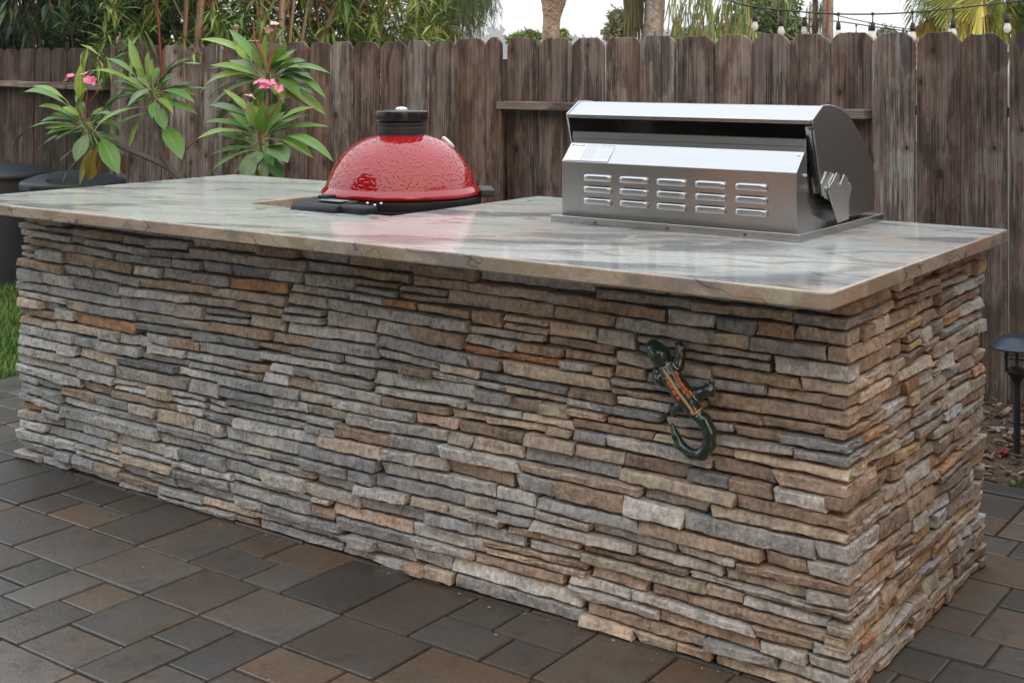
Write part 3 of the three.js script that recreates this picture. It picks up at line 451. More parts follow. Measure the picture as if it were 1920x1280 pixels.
// ------------------------------------------------------------------ the red ceramic grill
{
  const C = V(-1.875, 0.942, -0.885), k = thing('ceramic_grill', 'round red glazed ceramic kamado grill with black chimney cap, sunk into the countertop bay', 'grill', [C.x, 0.215, C.z]);
  const y0 = C.y - 0.215;
  const dome = (pts, seg = 96) => lathe(pts.map(([a, b]) => [a, b + y0]), seg);
  const prof = [[0.2530, 0.0280], [0.2475, 0.0450], [0.2375, 0.0700], [0.2260, 0.0920], [0.2080, 0.1190], [0.1880, 0.1420], [0.1620, 0.1630], [0.1330, 0.1800], [0.1060, 0.1905], [0.0840, 0.1965], [0.0760, 0.1985]];
  const curve = new THREE.SplineCurve(prof.map(p => new THREE.Vector2(...p))), fine = curve.getPoints(44).map(p => [p.x, p.y]);
  const lid = part('lid', dome(fine, 128), redGrain, k);
  { const uv = lid.geometry.attributes.uv; for (let i = 0; i < uv.count; i++) uv.setXY(i, uv.getX(i) * 1.0, uv.getY(i) * 0.78); }
  part('lid_rim', dome([[0.2440, -0.004], [0.2560, -0.004], [0.2630, -0.002], [0.2672, 0.002], [0.2685, 0.007], [0.2668, 0.013], [0.2600, 0.0205], [0.2540, 0.0270], [0.2528, 0.0290]]), redGlaze, k);
  part('band', dome([[0.240, -0.006], [0.268, -0.0055], [0.2705, -0.008], [0.2705, -0.030], [0.268, -0.032], [0.268, -0.036], [0.2705, -0.038], [0.2705, -0.062], [0.266, -0.066], [0.240, -0.066]]), satinBlack, k);
  part('base', lathe([[0.03, 0.012], [0.15, 0.012], [0.19, 0.05], [0.235, 0.22], [0.258, 0.42], [0.266, y0 - 0.067]]), redGlaze, k);
  part('foot', lathe([[0.02, 0], [0.17, 0], [0.17, 0.02], [0.02, 0.02]]), satinBlack, k);
  part('chimney', dome([[0.0765, 0.192], [0.0795, 0.193], [0.0800, 0.222], [0.0775, 0.2245], [0.0775, 0.2275], [0.0805, 0.230], [0.0805, 0.238], [0.0780, 0.2405], [0.075, 0.241]]), capLowMat, k);
  const cap = part('chimney_cap', dome([[0.070, 0.241], [0.0815, 0.242], [0.0880, 0.246], [0.0895, 0.250], [0.0895, 0.274], [0.0870, 0.278], [0.060, 0.281], [0.02, 0.2825], [0.0001, 0.283]]), capMat, k);
  part('knob', dome([[0.0205, 0.281], [0.0200, 0.285], [0.016, 0.2885], [0.008, 0.2905], [0.0001, 0.291]], 32), std({ color: rgb(0.78, 0.77, 0.74), roughness: 0.25 }), cap);
  const loc = (px, py, y) => on('y', y, px, py).sub(k.position);
  const rightV = V(1, 0, 0).applyQuaternion(camera.quaternion).setY(0).normalize(), toCam = V(rightV.z * -1, 0, rightV.x).multiplyScalar(1);
  const frame = (a, rad, y) => rightV.clone().multiplyScalar(Math.sin(a) * rad).add(toCam.clone().multiplyScalar(Math.cos(a) * rad)).setY(y0 + y);
  // thermometer seen on edge, high on the right of the lid
  { const g = lathe([[0.0001, 0.010], [0.022, 0.010], [0.027, 0.007], [0.028, 0], [0.022, -0.006], [0.0001, -0.008]], 32), n = frame(1.75, 0.78, 0).setY(0.80).normalize(); g.applyQuaternion(new THREE.Quaternion().setFromUnitVectors(V(0, 1, 0), n)); const p = frame(1.86, 0.160, 0.166); g.translate(p.x, p.y, p.z); part('thermometer', g, std({ color: rgb(0.7, 0.7, 0.68), roughness: 0.25, metalness: 0.2 }), k); }
  // lift handle at the far right
  { const p = frame(1.66, 0.287, 0.005), g = rbox(0.05, 0.024, 0.16, 0, 0, 0, 0.006); g.rotateY(Math.atan2(p.x, p.z) - Math.PI / 2); g.translate(p.x, p.y, p.z); part('handle', g, blackMat, k); }
  // spring hinge housing lying in front of the left side
  { const h = new THREE.Group(); h.name = 'hinge'; k.add(h);
    const a = loc(565, 386, 0.927), b = loc(688, 398, 0.927), d = b.clone().sub(a).setY(0), len = d.length(), rot = -Math.atan2(d.z, d.x);
    h.position.copy(a.clone().add(b).multiplyScalar(0.5)).setY(y0 - 0.021); h.rotation.y = rot * 0.85;
    const body = new THREE.Shape(); body.moveTo(-0.055, -0.035); body.lineTo(0.032, -0.035); body.absarc(0.032 - 0.028 + 0.012, -0.008, 0.028, -0.5, Math.PI / 2, false); body.lineTo(-0.055, 0.026); body.closePath();
    const bg = new THREE.ExtrudeGeometry(body, { depth: len * 0.66, bevelEnabled: true, bevelSize: 0.003, bevelThickness: 0.003, bevelSegments: 2, curveSegments: 8 }); bg.rotateY(Math.PI / 2); bg.scale(1, 1, -1); { const ix = bg.index; if (!ix) { const p = bg.attributes.position; for (let i = 0; i < p.count; i += 3) { for (const at of [bg.attributes.position, bg.attributes.normal, bg.attributes.uv]) { const n = at.itemSize; for (let c = 0; c < n; c++) { const t = at.array[(i + 1) * n + c]; at.array[(i + 1) * n + c] = at.array[(i + 2) * n + c]; at.array[(i + 2) * n + c] = t; } } } } bg.computeVertexNormals(); }
    bg.scale(1, 1, -1); bg.computeVertexNormals();
    const bg2 = toCreasedNormals(bg, 0.6); bg2.rotateY(Math.PI); bg2.translate(len * 0.16, 0, 0); part('hinge_housing', bg2, satinBlack, h);
    part('hinge_arm', rbox(len * 0.36, 0.058, 0.07, len * 0.33, -0.006, -0.012, 0.012, 3), satinBlack, h);
    part('hinge_plate', rbox(0.10, 0.003, 0.04, -len * 0.06, 0.0305, -0.018, 0.001), std({ color: rgb(0.30, 0.33, 0.37), metalness: 0.8, roughness: 0.35 }), h);
    part('hinge_bracket', rbox(0.035, 0.020, 0.05, -len * 0.26, 0.032, -0.045, 0.004), satinBlack, h);
    const sc = new THREE.SphereGeometry(0.0062, 16, 12); sc.translate(len * 0.26, -0.016, 0.024); part('screw', sc, chromeMat, h);
  }
  for (const [px, py] of [[689, 381.5], [702.5, 385], [714.5, 382]]) { // acorn nuts on the band
    const r = ray(px, py).normalize(), o = CAM.clone().sub(V(C.x, 0, C.z)), A = r.x * r.x + r.z * r.z, B = 2 * (o.x * r.x + o.z * r.z), Q = o.x * o.x + o.z * o.z - 0.2745 ** 2, t = (-B - Math.sqrt(Math.max(0, B * B - 4 * A * Q))) / (2 * A), p = CAM.clone().addScaledVector(r, t).sub(k.position);
    const g = new THREE.SphereGeometry(0.0056, 18, 14); g.translate(p.x, p.y, p.z); part('nut', g, chromeMat, k);
  }
}

// ------------------------------------------------------------------ the stainless gas grill
{
  const X0 = -1.109, X1 = -0.380, g0 = H, ft = 0.020, FT = g0 + ft, PZ = -0.712;
  const k = thing('gas_grill', 'built-in stainless steel gas grill seen from behind, with louvred back panel and closed hood', 'grill', [0, 0, 0]);
  // trim flange round the cut-out
  const fx0 = -1.117, fx1 = -0.350, fz0 = -1.262, fz1 = -0.662;
  const fl = part('flange', rbox(fx1 - fx0, ft, fz1 - fz0, (fx0 + fx1) / 2, g0 + ft / 2 + 0.0005, (fz0 + fz1) / 2, 0.002), steelMat, k);
  for (const [px, py] of [[1116, 415], [1251, 426], [1397, 438]]) { const p = on('z', fz1, px, py); part('screw_hole', rbox(0.008, 0.006, 0.004, p.x, g0 + 0.009, fz1 + 0.0005, 0.001), nearBlackMat, fl); }  // dark blocks standing in for the shade inside the holes
  const prism = (pts, x0, x1) => { const s = new THREE.Shape(); pts.forEach(([z, y], i) => i ? s.lineTo(-z, y) : s.moveTo(-z, y)); const g = new THREE.ExtrudeGeometry(s, { depth: x1 - x0, bevelEnabled: false, curveSegments: 6 }); g.rotateY(Math.PI / 2); g.translate(x0, 0, 0); return g; };   // (z, y) outline run along x
  // back box: louvred panel, sloping shelf, channel
  const t = 0.004;
  const panel = part('back_panel', rbox(X1 - X0, 0.152, t, (X0 + X1) / 2, FT + 0.076, PZ - t / 2, 0.0012), steelMat, k);
  { // fifteen pressed louvres
    const lw = 0.096, lh = 0.0235, nu = 28, nv = 12, pos = [], P = [];
    for (let j = 0; j <= nv; j++) for (let i = 0; i <= nu; i++) { const u = i / nu * 2 - 1, v = j / nv, e = Math.pow(Math.max(0, 1 - Math.pow(Math.abs(u), 7)), 0.5), a = v * 1.0; const q = 2 * v - 1, pr = v < 0.5 ? Math.pow(Math.max(0, 1 - Math.pow(-q, 2.6)), 0.6) : 1 - 0.25 * Math.pow(q, 6), zz = 0.0115 * pr * Math.pow(e, 0.8) + (j === 0 || i === 0 || i === nu ? -0.001 : 0); P.push([u * lw / 2, lh * 0.46 * -q * (0.5 + 0.5 * e) - 0.12 * lh * (1 - e), zz]); }
    for (let j = 0; j < nv; j++) for (let i = 0; i < nu; i++) { const a = P[j * (nu + 1) + i], b = P[j * (nu + 1) + i + 1], c = P[(j + 1) * (nu + 1) + i + 1], d = P[(j + 1) * (nu + 1) + i]; pos.push(...a, ...d, ...c, ...a, ...c, ...b); }
    let g = fromTris(pos); g = mergeVertices(g.deleteAttribute ? (g.deleteAttribute('normal'), g) : g); g.computeVertexNormals();
    { const p = g.attributes.position, uv = new Float32Array(p.count * 2); for (let i = 0; i < p.count; i++) { uv[2 * i] = p.getX(i); uv[2 * i + 1] = p.getY(i); } g.setAttribute('uv', new THREE.BufferAttribute(uv, 2)); }
    const lm = phy({ color: rgb(0.50, 0.497, 0.49), metalness: 1, roughness: 0.26, side: THREE.DoubleSide });
    const cols = [1121.5, 1189.5, 1260, 1333.5, 1410].map(px => on('z', PZ, px, 356 + (px - 1260) * 0.03).x);
    cols.forEach(x => [FT + 0.1165, FT + 0.083, FT + 0.0495].forEach(y => { const l = part('louvre', g, lm, panel); l.position.set(x, y - 0.006, PZ + 0.0003); }));
  }
  part('sloping_shelf', prism([[PZ, FT + 0.1525], [PZ - 0.050, FT + 0.2035], [PZ - 0.0528, FT + 0.2007], [PZ - 0.0045, FT + 0.1525]], X0, X1), steelMat, k);
  part('channel', prism([[PZ - 0.060, FT + 0.190], [PZ - 0.0655, FT + 0.216], [PZ - 0.061, FT + 0.2185], [PZ - 0.0635, FT + 0.236], [PZ - 0.070, FT + 0.238], [PZ - 0.072, FT + 0.190]], X0 - 0.004, X1 - 0.004), sideSteelMat, k);
  part('box_side', prism([[PZ - 0.0045, FT], [PZ - 0.0045, FT + 0.150], [PZ - 0.054, FT + 0.200], [PZ - 0.0665, FT + 0.200], [PZ - 0.0665, FT + 0.075], [PZ - 0.10, FT + 0.035], [PZ - 0.185, FT + 0.012], [PZ - 0.20, FT]], X1 - 0.004, X1 - 0.0005), sideSteelMat, k);
  part('box_side', prism([[PZ - 0.0045, FT], [PZ - 0.0045, FT + 0.150], [PZ - 0.054, FT + 0.200], [PZ - 0.0665, FT + 0.200], [PZ - 0.0665, FT + 0.075], [PZ - 0.20, FT]], X0 + 0.0005, X0 + 0.004), sideSteelMat, k);
  part('firebox', box(X1 - X0 - 0.03, 0.13, 0.37, (X0 + X1) / 2, FT + 0.066, -1.0), sideSteelMat, k);
  // the hood: skin and two cheeks
  const HX0 = -1.138, HX1 = -0.372;
  const out = [[-0.786, 1.226], [-0.853, 1.262], [-0.893, 1.2625], [-0.931, 1.259], [-0.975, 1.2505], [-1.015, 1.238], [-1.060, 1.2155], [-1.102, 1.189], [-1.163, 1.142], [-1.204, 1.099], [-1.230, 1.062], [-1.233, 1.0], [-1.224, 0.952]];
  const off = (d, ext) => out.map(([z, y], i) => { const a = out[Math.max(0, i - 1)], b = out[Math.min(out.length - 1, i + 1)], dz = b[0] - a[0], dy = b[1] - a[1], l = Math.hypot(dz, dy); return [z - dy / l * d, y + dz / l * d]; });   // d > 0: inwards
  const inn = off(0.004), pro = off(-0.0018);
  part('hood', merge([prism([...out, ...inn.reverse()], HX0, HX1), prism([[-0.786, 1.2235], [-0.7825, 1.2235], [-0.7825, 1.216], [-0.7880, 1.216]], HX0, HX1)]), steelMat, k);
  const cheek = [...pro, [-1.050, 0.952], [-0.880, 1.016], [-0.848, 1.026], [-0.818, 1.12]];
  const cg = (x0, x1) => { const q = new THREE.Shape(); cheek.forEach(([z, y], i) => i ? q.lineTo(-z, y) : q.moveTo(-z, y)); const g = new THREE.ExtrudeGeometry(q, { depth: x1 - x0 - 0.002, bevelEnabled: true, bevelSize: 0.001, bevelThickness: 0.001, bevelSegments: 1 }); g.rotateY(Math.PI / 2); g.translate(x0 + 0.001, 0, 0); return g; };
  const ck = part('hood_side', cg(HX1 + 0.0005, HX1 + 0.006), sideSteelMat, k); part('hood_side', cg(HX0 - 0.006, HX0 - 0.0005), sideSteelMat, k);
  part('hood_flange', prism([[-0.790, 1.209], [-0.785, 1.209], [-0.840, 1.030], [-0.846, 1.030]], HX1 - 0.016, HX1 - 0.0005), steelMat, k);
  // stepped hinge plates at the right
  const plate = (pix, x) => { const s = new THREE.Shape(); pix.map(([a, b]) => on('x', x, a, b)).forEach((p, i) => i ? s.lineTo(-p.z, p.y) : s.moveTo(-p.z, p.y)); const g = new THREE.ExtrudeGeometry(s, { depth: 0.0025, bevelEnabled: true, bevelSize: 0.0005, bevelThickness: 0.0005, bevelSegments: 1 }); g.rotateY(Math.PI / 2); g.translate(x - 0.0025, 0, 0); return g; };
  const plateMat = phy({ color: rgb(0.62, 0.61, 0.59), metalness: 1, roughness: 0.42 });
  const hp = part('hinge_plate', plate([[1571.5, 418], [1553, 354], [1557, 346], [1560, 343], [1563, 338], [1569.5, 324], [1574.6, 330], [1575.6, 347], [1583.7, 327], [1590.8, 335], [1590.5, 344], [1594, 343], [1598, 352], [1592, 377], [1592, 410]], -0.3575), plateMat, k);
  part('hinge_plate', plate([[1541, 345], [1550, 322], [1553, 330], [1553, 347], [1564, 326], [1566, 340], [1560, 372], [1548, 372]], -0.3640), plateMat, k);
  const bolt = (px, py, x, r, parent) => { const p = on('x', x, px, py), g = new THREE.CylinderGeometry(r, r, 0.008, 16); g.rotateZ(Math.PI / 2); g.translate(p.x, p.y, p.z); part('bolt', g, chromeMat, parent); };
  bolt(1550.5, 354, -0.352, 0.0055, k); bolt(1511.5, 329, X1 + 0.001, 0.004, k); bolt(1576, 345, -0.3575, 0.003, hp);
  { const p = on('x', -0.386, 1504.5, 289), g = new THREE.CylinderGeometry(0.005, 0.005, 0.004, 16); g.rotateX(Math.PI / 4); g.translate(X1 - 0.014, FT + 0.197, PZ - 0.0435); part('screw', g, chromeMat, k); }
  { const p = on('x', HX1, 1519, 240), g = new THREE.CylinderGeometry(0.005, 0.005, 0.012, 14); g.rotateZ(Math.PI / 2); g.translate(HX1 + 0.004, p.y, p.z); part('hood_pin', g, nearBlackMat, k); }
  { const g = new THREE.CylinderGeometry(0.017, 0.017, 0.70, 24); g.rotateZ(Math.PI / 2); g.translate((X0 + X1) / 2, 1.008, -1.272); const h = part('handle', g, steelMat, k); for (const x of [-0.30, 0.30]) part('handle_post', box(0.02, 0.02, 0.05, (X0 + X1) / 2 + x, 1.008, -1.248), darkSteelMat, h); }
  // maker's sticker with fine print
  { const cv = document.createElement('canvas'); cv.width = 512; cv.height = 256; const x = cv.getContext('2d'), r = rng(3);
    x.fillStyle = '#dfe7ea'; x.fillRect(0, 0, 512, 256); x.fillStyle = '#cfd6da'; x.fillRect(176, 0, 160, 256); x.fillStyle = '#d6dde1'; x.fillRect(336, 30, 176, 226); x.fillStyle = '#b9bfbd'; x.fillRect(345, 6, 160, 26);
    x.fillStyle = '#2c2f3a'; x.beginPath(); x.arc(26, 28, 14, 0, 7); x.fill(); x.fillStyle = '#dfe7ea'; x.beginPath(); x.arc(26, 28, 6, 0, 7); x.fill();
    x.fillStyle = '#3b3f46'; let p = 52; for (const w of [9, 16, 10, 14, 8, 10, 12]) { x.fillRect(p, 20 + 6 * r(), w * 0.45, 18); x.fillRect(p, 28, w * 0.8, 5); p += w + 3; } x.beginPath(); x.moveTo(152, 14); x.lineTo(164, 26); x.lineTo(152, 44); x.lineTo(146, 30); x.fill();
    x.fillStyle = '#8b9296'; for (const [a, b, n, y0] of [[48, 160, 3, 56], [186, 325, 3, 20], [350, 500, 3, 44], [48, 160, 12, 92], [186, 325, 13, 80], [350, 500, 12, 88], [60, 300, 2, 236]]) for (let i = 0; i < n; i++) { let q = a; while (q < b - 14) { const w = 6 + 22 * r(); x.globalAlpha = 0.3 + 0.3 * r(); x.fillRect(q, y0 + i * 11, Math.min(w, b - q), 4); q += w + 5; } } x.globalAlpha = 1;
    const tx = new THREE.CanvasTexture(cv); tx.colorSpace = THREE.SRGBColorSpace;
    const g = new THREE.PlaneGeometry(0.150, 0.066); g.rotateX(-Math.PI / 4 - 0.01); g.translate(X0 + 0.079, FT + 0.1787 + 0.0006, PZ - 0.0252 + 0.0006); part('sticker', g, std({ map: tx, roughness: 0.35 }), k); }
}

// ------------------------------------------------------------------ the glazed lizard on the front face
{
  const Z = FZ + 0.028, P = (px, py, out = 0) => { const p = on('z', Z + out, px, py); return p; };
  const k = thing('lizard_ornament', 'dark green glazed ceramic lizard with orange spots hanging on the stone front', 'ornament', [0, 0, 0]);
  const org = P(1290, 750), q = (px, py, o = 0) => P(px, py, o).sub(org);
  k.position.copy(org);
  const S = (x, y) => [1180 + x / 4.268, 600 + y / 4.268];
  const c = (x, y, r, o = 0.008) => ({ p: q(...S(x, y), o), r: r * 0.93 });
  const bones = [];
  const chain = (...n) => { for (let i = 0; i + 1 < n.length; i++) bones.push([n[i], n[i + 1]]); };
  chain(c(188, 190, 0.012, 0.016), c(205, 225, 0.020, 0.018), c(245, 275, 0.026, 0.018), c(278, 335, 0.020, 0.015));                     // head
  chain(c(275, 335, 0.017, 0.014), c(335, 440, 0.0235, 0.014), c(410, 560, 0.025, 0.014), c(480, 650, 0.021, 0.013), c(530, 740, 0.016, 0.012)); // trunk
  chain(c(530, 740, 0.016, 0.011), c(600, 800, 0.0165, 0.010), c(645, 900, 0.0165, 0.010), c(640, 1000, 0.0155, 0.010), c(580, 1075, 0.0145, 0.009), c(500, 1070, 0.013, 0.009), c(420, 1010, 0.0115, 0.008), c(370, 920, 0.0095, 0.008), c(345, 840, 0.0055, 0.007)); // tail
  chain(c(375, 930, 0.008, 0.006), c(378, 1020, 0.0045, 0.004));
  chain(c(330, 385, 0.014), c(390, 360, 0.016, 0.012), c(412, 270, 0.012, 0.008), c(402, 205, 0.008, 0.006));           // front right leg
  chain(c(300, 430, 0.014), c(245, 470, 0.013, 0.008), c(222, 410, 0.010, 0.006)); chain(c(245, 470, 0.011, 0.008), c(235, 500, 0.008, 0.005));
  chain(c(490, 620, 0.016), c(560, 590, 0.016, 0.012), c(630, 560, 0.012, 0.009));
  for (const [x, y] of [[632, 482], [676, 500], [696, 552], [668, 602]]) chain(c(625, 560, 0.009, 0.008), c(x, y, 0.0048, 0.005));
  chain(c(470, 680, 0.015), c(410, 690, 0.014, 0.010), c(365, 715, 0.010, 0.006)); for (const [x, y] of [[336, 682], [338, 735], [366, 768]]) chain(c(370, 715, 0.008, 0.006), c(x, y, 0.005, 0.004));
  for (const [x, y] of [[376, 190], [408, 178], [450, 205]]) chain(c(405, 225, 0.008, 0.006), c(x, y, 0.0045, 0.005));
  for (const [x, y] of [[205, 400], [225, 380]]) chain(c(222, 410, 0.008, 0.006), c(x, y, 0.0045, 0.005));
  const lo = V(9, 9, 9), hi = V(-9, -9, -9); for (const [a, b] of bones) for (const n of [a, b]) { lo.min(n.p); hi.max(n.p); }
  const ctr = lo.clone().add(hi).multiplyScalar(0.5), half = Math.max(hi.x - lo.x, hi.y - lo.y, hi.z - lo.z) / 2 + 0.035;
  const N = 112, mc = new MarchingCubes(N, nearBlackMat, false, false, 400000); mc.isolation = 0;
  const ab = V(), pa = V(), pt = V();
  for (let z = 0; z < N; z++) for (let y = 0; y < N; y++) for (let x = 0; x < N; x++) {
    pt.set(ctr.x + (x / N * 2 - 1) * half, ctr.y + (y / N * 2 - 1) * half, ctr.z + (z / N * 2 - 1) * half);
    let acc = 0; const kk = 520;
    if (Math.abs(pt.z - 0.01) > 0.06) { mc.field[x + y * N + z * N * N] = -1; continue; }
    for (const [a, b] of bones) { ab.subVectors(b.p, a.p); pa.subVectors(pt, a.p); const h = clamp(pa.dot(ab) / ab.lengthSq()), d = pa.addScaledVector(ab, -h).length() - lerp(a.r, b.r, h); if (d < 0.06) acc += Math.exp(-kk * d); }
    mc.field[x + y * N + z * N * N] = acc > 0 ? Math.log(acc) / kk : -0.06;
  }
  mc.update();
  const n = mc.count ?? mc.geometry.drawRange.count, bp = new Float32Array(mc.positionArray.slice(0, n * 3)), bn = new Float32Array(mc.normalArray.slice(0, n * 3));
  for (let i = 0; i < n; i++) { bp[3 * i] = ctr.x + bp[3 * i] * half; bp[3 * i + 1] = ctr.y + bp[3 * i + 1] * half; bp[3 * i + 2] = ctr.z + bp[3 * i + 2] * half; }
  const bg = new THREE.BufferGeometry(); bg.setAttribute('position', new THREE.BufferAttribute(bp, 3)); bg.setAttribute('normal', new THREE.BufferAttribute(bn, 3));
  const green = phy({ color: rgb(0.006, 0.028, 0.018), roughness: 0.3, clearcoat: 1, clearcoatRoughness: 0.12 });
  part('body', bg, green, k);
  // raised glaze: a cream backbone, orange spots, fine white bands
  const cream = std({ color: rgb(0.52, 0.36, 0.16), roughness: 0.4 }), orange = phy({ color: rgb(0.55, 0.11, 0.012), roughness: 0.3, clearcoat: 1 }), white = std({ color: rgb(0.6, 0.6, 0.56), roughness: 0.4 });
  const surf = (x, y) => { // stand on the body: march from the front
    const p = q(...S(x, y), 0.06), d = ray(...S(x, y)).normalize(); let t = 0; for (let i = 0; i < 60; i++) { pt.copy(p).addScaledVector(d, t); let m = 9; for (const [a, b] of bones) { ab.subVectors(b.p, a.p); pa.subVectors(pt, a.p); const h = clamp(pa.dot(ab) / ab.lengthSq()); m = Math.min(m, pa.addScaledVector(ab, -h).length() - lerp(a.r, b.r, h)); } if (m < 0.0008) break; t += m * 0.8; if (t > 0.14) break; } return p.addScaledVector(d, t - 0.0015); };
  part('back_stripe', taperTube([[272, 392], [330, 478], [375, 555], [430, 628], [480, 695], [520, 752]].map(a => surf(...a)), [0.003, 0.004, 0.0042, 0.004, 0.0038, 0.003], 40, 8), cream, k);
  part('back_stripe', taperTube([[525, 752], [560, 722], [590, 690]].map(a => surf(...a)), [0.003, 0.0034, 0.002], 14, 8), cream, k);
  part('back_stripe', taperTube([[490, 730], [505, 745], [522, 755]].map(a => surf(...a)), [0.0025, 0.0034, 0.003], 10, 8), cream, k);
  for (const [x, y, s] of [[378, 432, 0.0072], [395, 478, 0.0068], [420, 525, 0.0085], [450, 560, 0.0072], [488, 590, 0.0080], [318, 510, 0.006], [340, 540, 0.0055], [362, 585, 0.006], [392, 625, 0.0050], [300, 470, 0.0045]]) { const p = surf(x, y), g = new THREE.SphereGeometry(s, 18, 12); g.scale(0.85, 1.15, 0.45); g.rotateZ(0.6); g.translate(p.x, p.y, p.z); part('spot', g, orange, k); }
  for (const l of [[[248, 388], [290, 372], [335, 335]], [[350, 345], [372, 380], [395, 392]], [[225, 470], [250, 440], [280, 470]], [[515, 600], [525, 625], [545, 642]], [[535, 775], [552, 760], [575, 735]]]) part('glaze_line', tube(l.map(a => surf(...a)), 0.0012, 12, 6), white, k);
  for (const [x, y] of [[150, 212], [172, 238]]) { const p = surf(Math.max(185, x + 20), y), g = new THREE.SphereGeometry(0.004, 14, 10); g.translate(p.x, p.y, p.z); part('eye', g, green, k); }
}

// ------------------------------------------------------------------ the fence: bays of dog-eared boards, alternately before and behind the rails
{
  const f = thing('board_fence', 'weathered grey-brown dog-eared board fence standing behind the island', 'fence', [0, 0, 0]);
  const r = rng(808), NZ = -2.60, FZ2 = -2.675, TB = 0.019;
  const nailGeo = new THREE.CylinderGeometry(0.0038, 0.0038, 0.003, 8).rotateX(Math.PI / 2), nailMat = std({ color: rgb(0.10, 0.06, 0.04), roughness: 0.8 });
  function boardGeo(w, h, ear, seedU, seedV) {
    const s = new THREE.Shape(), a = w / 2, e1 = ear * (0.85 + 0.3 * r()), e2 = ear * (0.85 + 0.3 * r()), b = 0.0;
    s.moveTo(-a, 0); s.lineTo(a, 0); s.lineTo(a + 0.002 * (r() - 0.5), h * 0.5); s.lineTo(a, h - e2 * 1.05);
    s.lineTo(a - e2 * 0.35, h - e2 * 0.55); s.lineTo(a - e2, h - 0.004 * r());
    const m = 5; for (let i = 1; i < m; i++) s.lineTo(lerp(a - e2, -a + e1, i / m), h - 0.005 * r());
    s.lineTo(-a + e1, h - 0.003 * r()); s.lineTo(-a + e1 * 0.35, h - e1 * 0.55); s.lineTo(-a, h - e1 * 1.05); s.lineTo(-a + 0.002 * (r() - 0.5), h * 0.5); s.closePath();
    const g = new THREE.ExtrudeGeometry(s, { depth: TB - 0.004, bevelEnabled: true, bevelSize: 0.002, bevelThickness: 0.002, bevelOffset: -0.002, bevelSegments: 1 });
    const p = g.attributes.position, uv = g.attributes.uv, n = g.attributes.normal;
    for (let i = 0; i < p.count; i++) uv.setXY(i, seedU + (p.getX(i) + (Math.abs(n.getX(i)) > 0.7 ? p.getZ(i) : 0)) / 0.6, seedV + (p.getY(i) + (Math.abs(n.getY(i)) > 0.7 ? p.getZ(i) : 0)) / 1.6);
    return g;
  }
  function board(x0, x1, near, top, lean, mats, ear) {
    const w = x1 - x0 - 0.0060 * (0.3 + 1.3 * r()), g = boardGeo(w, top, ear, r(), r()), m = part('board', g, mats[Math.floor(r() * mats.length)], f);
    if (near && x1 > -5.8) for (const [dx, dy] of [[-0.045, 1.205], [0.04, 1.215], [-0.042, 0.31], [0.043, 0.32]]) { const nl = part('nail', nailGeo, nailMat, m); nl.position.set(dx + 0.01 * (r() - 0.5), dy + 0.02 + 0.01 * (r() - 0.5), TB - 0.0015); }
    m.position.set((x0 + x1) / 2, -0.02, (near ? NZ : FZ2) - TB + 0.010 * (r() - 0.5)); m.rotation.set(0.010 * (r() - 0.5), 0.07 * (r() - 0.5), lean + 0.007 * (r() - 0.5));
  }
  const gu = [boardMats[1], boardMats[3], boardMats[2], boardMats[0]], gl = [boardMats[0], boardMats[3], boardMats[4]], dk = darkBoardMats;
  // left bay (boards behind the rails), from off the frame to the red stake
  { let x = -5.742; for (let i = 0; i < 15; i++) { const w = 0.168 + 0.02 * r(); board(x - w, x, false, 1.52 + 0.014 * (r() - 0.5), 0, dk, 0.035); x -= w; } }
  // centre bay (boards before the rails)
  { const e = [-5.735, -5.575, -5.395, -5.235, -5.03, -4.872, -4.71, -4.545, -4.37, -4.195, -4.015, -3.837, -3.676, -3.501, -3.32, -3.162, -2.992, -2.797, -2.70]; for (let i = 0; i + 1 < e.length; i++) board(e[i], e[i + 1], true, (i < 2 ? 1.562 : 1.525) + 0.012 * (r() - 0.5) + (i > 15 ? 0.012 : 0), i > 14 ? 0.012 : i > 10 ? 0.006 : 0, i > 14 ? [boardMats[2], boardMats[1]] : i < 5 ? [boardMats[0], boardMats[4], boardMats[1]] : gu, 0.036); }
  // right bay (behind the rails)
  { const e = [-2.745, -2.555, -2.366, -2.18, -1.99, -1.808, -1.622, -1.442, -1.264, -1.085, -0.90]; for (let i = 0; i + 1 < e.length; i++) board(e[i], e[i + 1], false, 1.532 + 0.010 * (r() - 0.5), 0, [boardMats[1], boardMats[3], boardMats[1], boardMats[0], boardMats[2]], 0.040); }
  // far right bay (before the rails)
  { const e = [-0.892, -0.712, -0.533, -0.362, -0.18, 0.0, 0.18, 0.36, 0.55, 0.73, 0.91, 1.09, 1.27]; for (let i = 0; i + 1 < e.length; i++) board(e[i], e[i + 1], true, 1.525 + 0.014 * (r() - 0.5), 0, i < 1 ? [boardMats[4]] : i === 1 ? [boardMats[2]] : [boardMats[3], boardMats[1]], 0.040); }
  const railGeo = (len, s) => { const g = rbox(len, 0.038, 0.088, 0, 0, 0, 0.003, 1), p = g.attributes.position, uv = g.attributes.uv, n = g.attributes.normal; for (let i = 0; i < p.count; i++) uv.setXY(i, s + (Math.abs(n.getY(i)) > 0.7 ? p.getZ(i) : p.getY(i)) / 0.6, s * 3 + p.getX(i) / 1.6); return g; };
  const rail = (x0, x1, y0, y1, z) => { const m = part('rail', railGeo(x1 - x0, r()), railMat, f); m.position.set((x0 + x1) / 2, (y0 + y1) / 2, z); m.rotation.z = Math.atan2(y1 - y0, x1 - x0); };
  rail(-2.735, -0.905, 1.187, 1.181, -2.622); rail(-2.735, -0.905, 0.30, 0.30, -2.622);
  rail(-8.35, -5.76, 1.283, 1.243, -2.622); rail(-8.35, -5.76, 0.30, 0.30, -2.622);
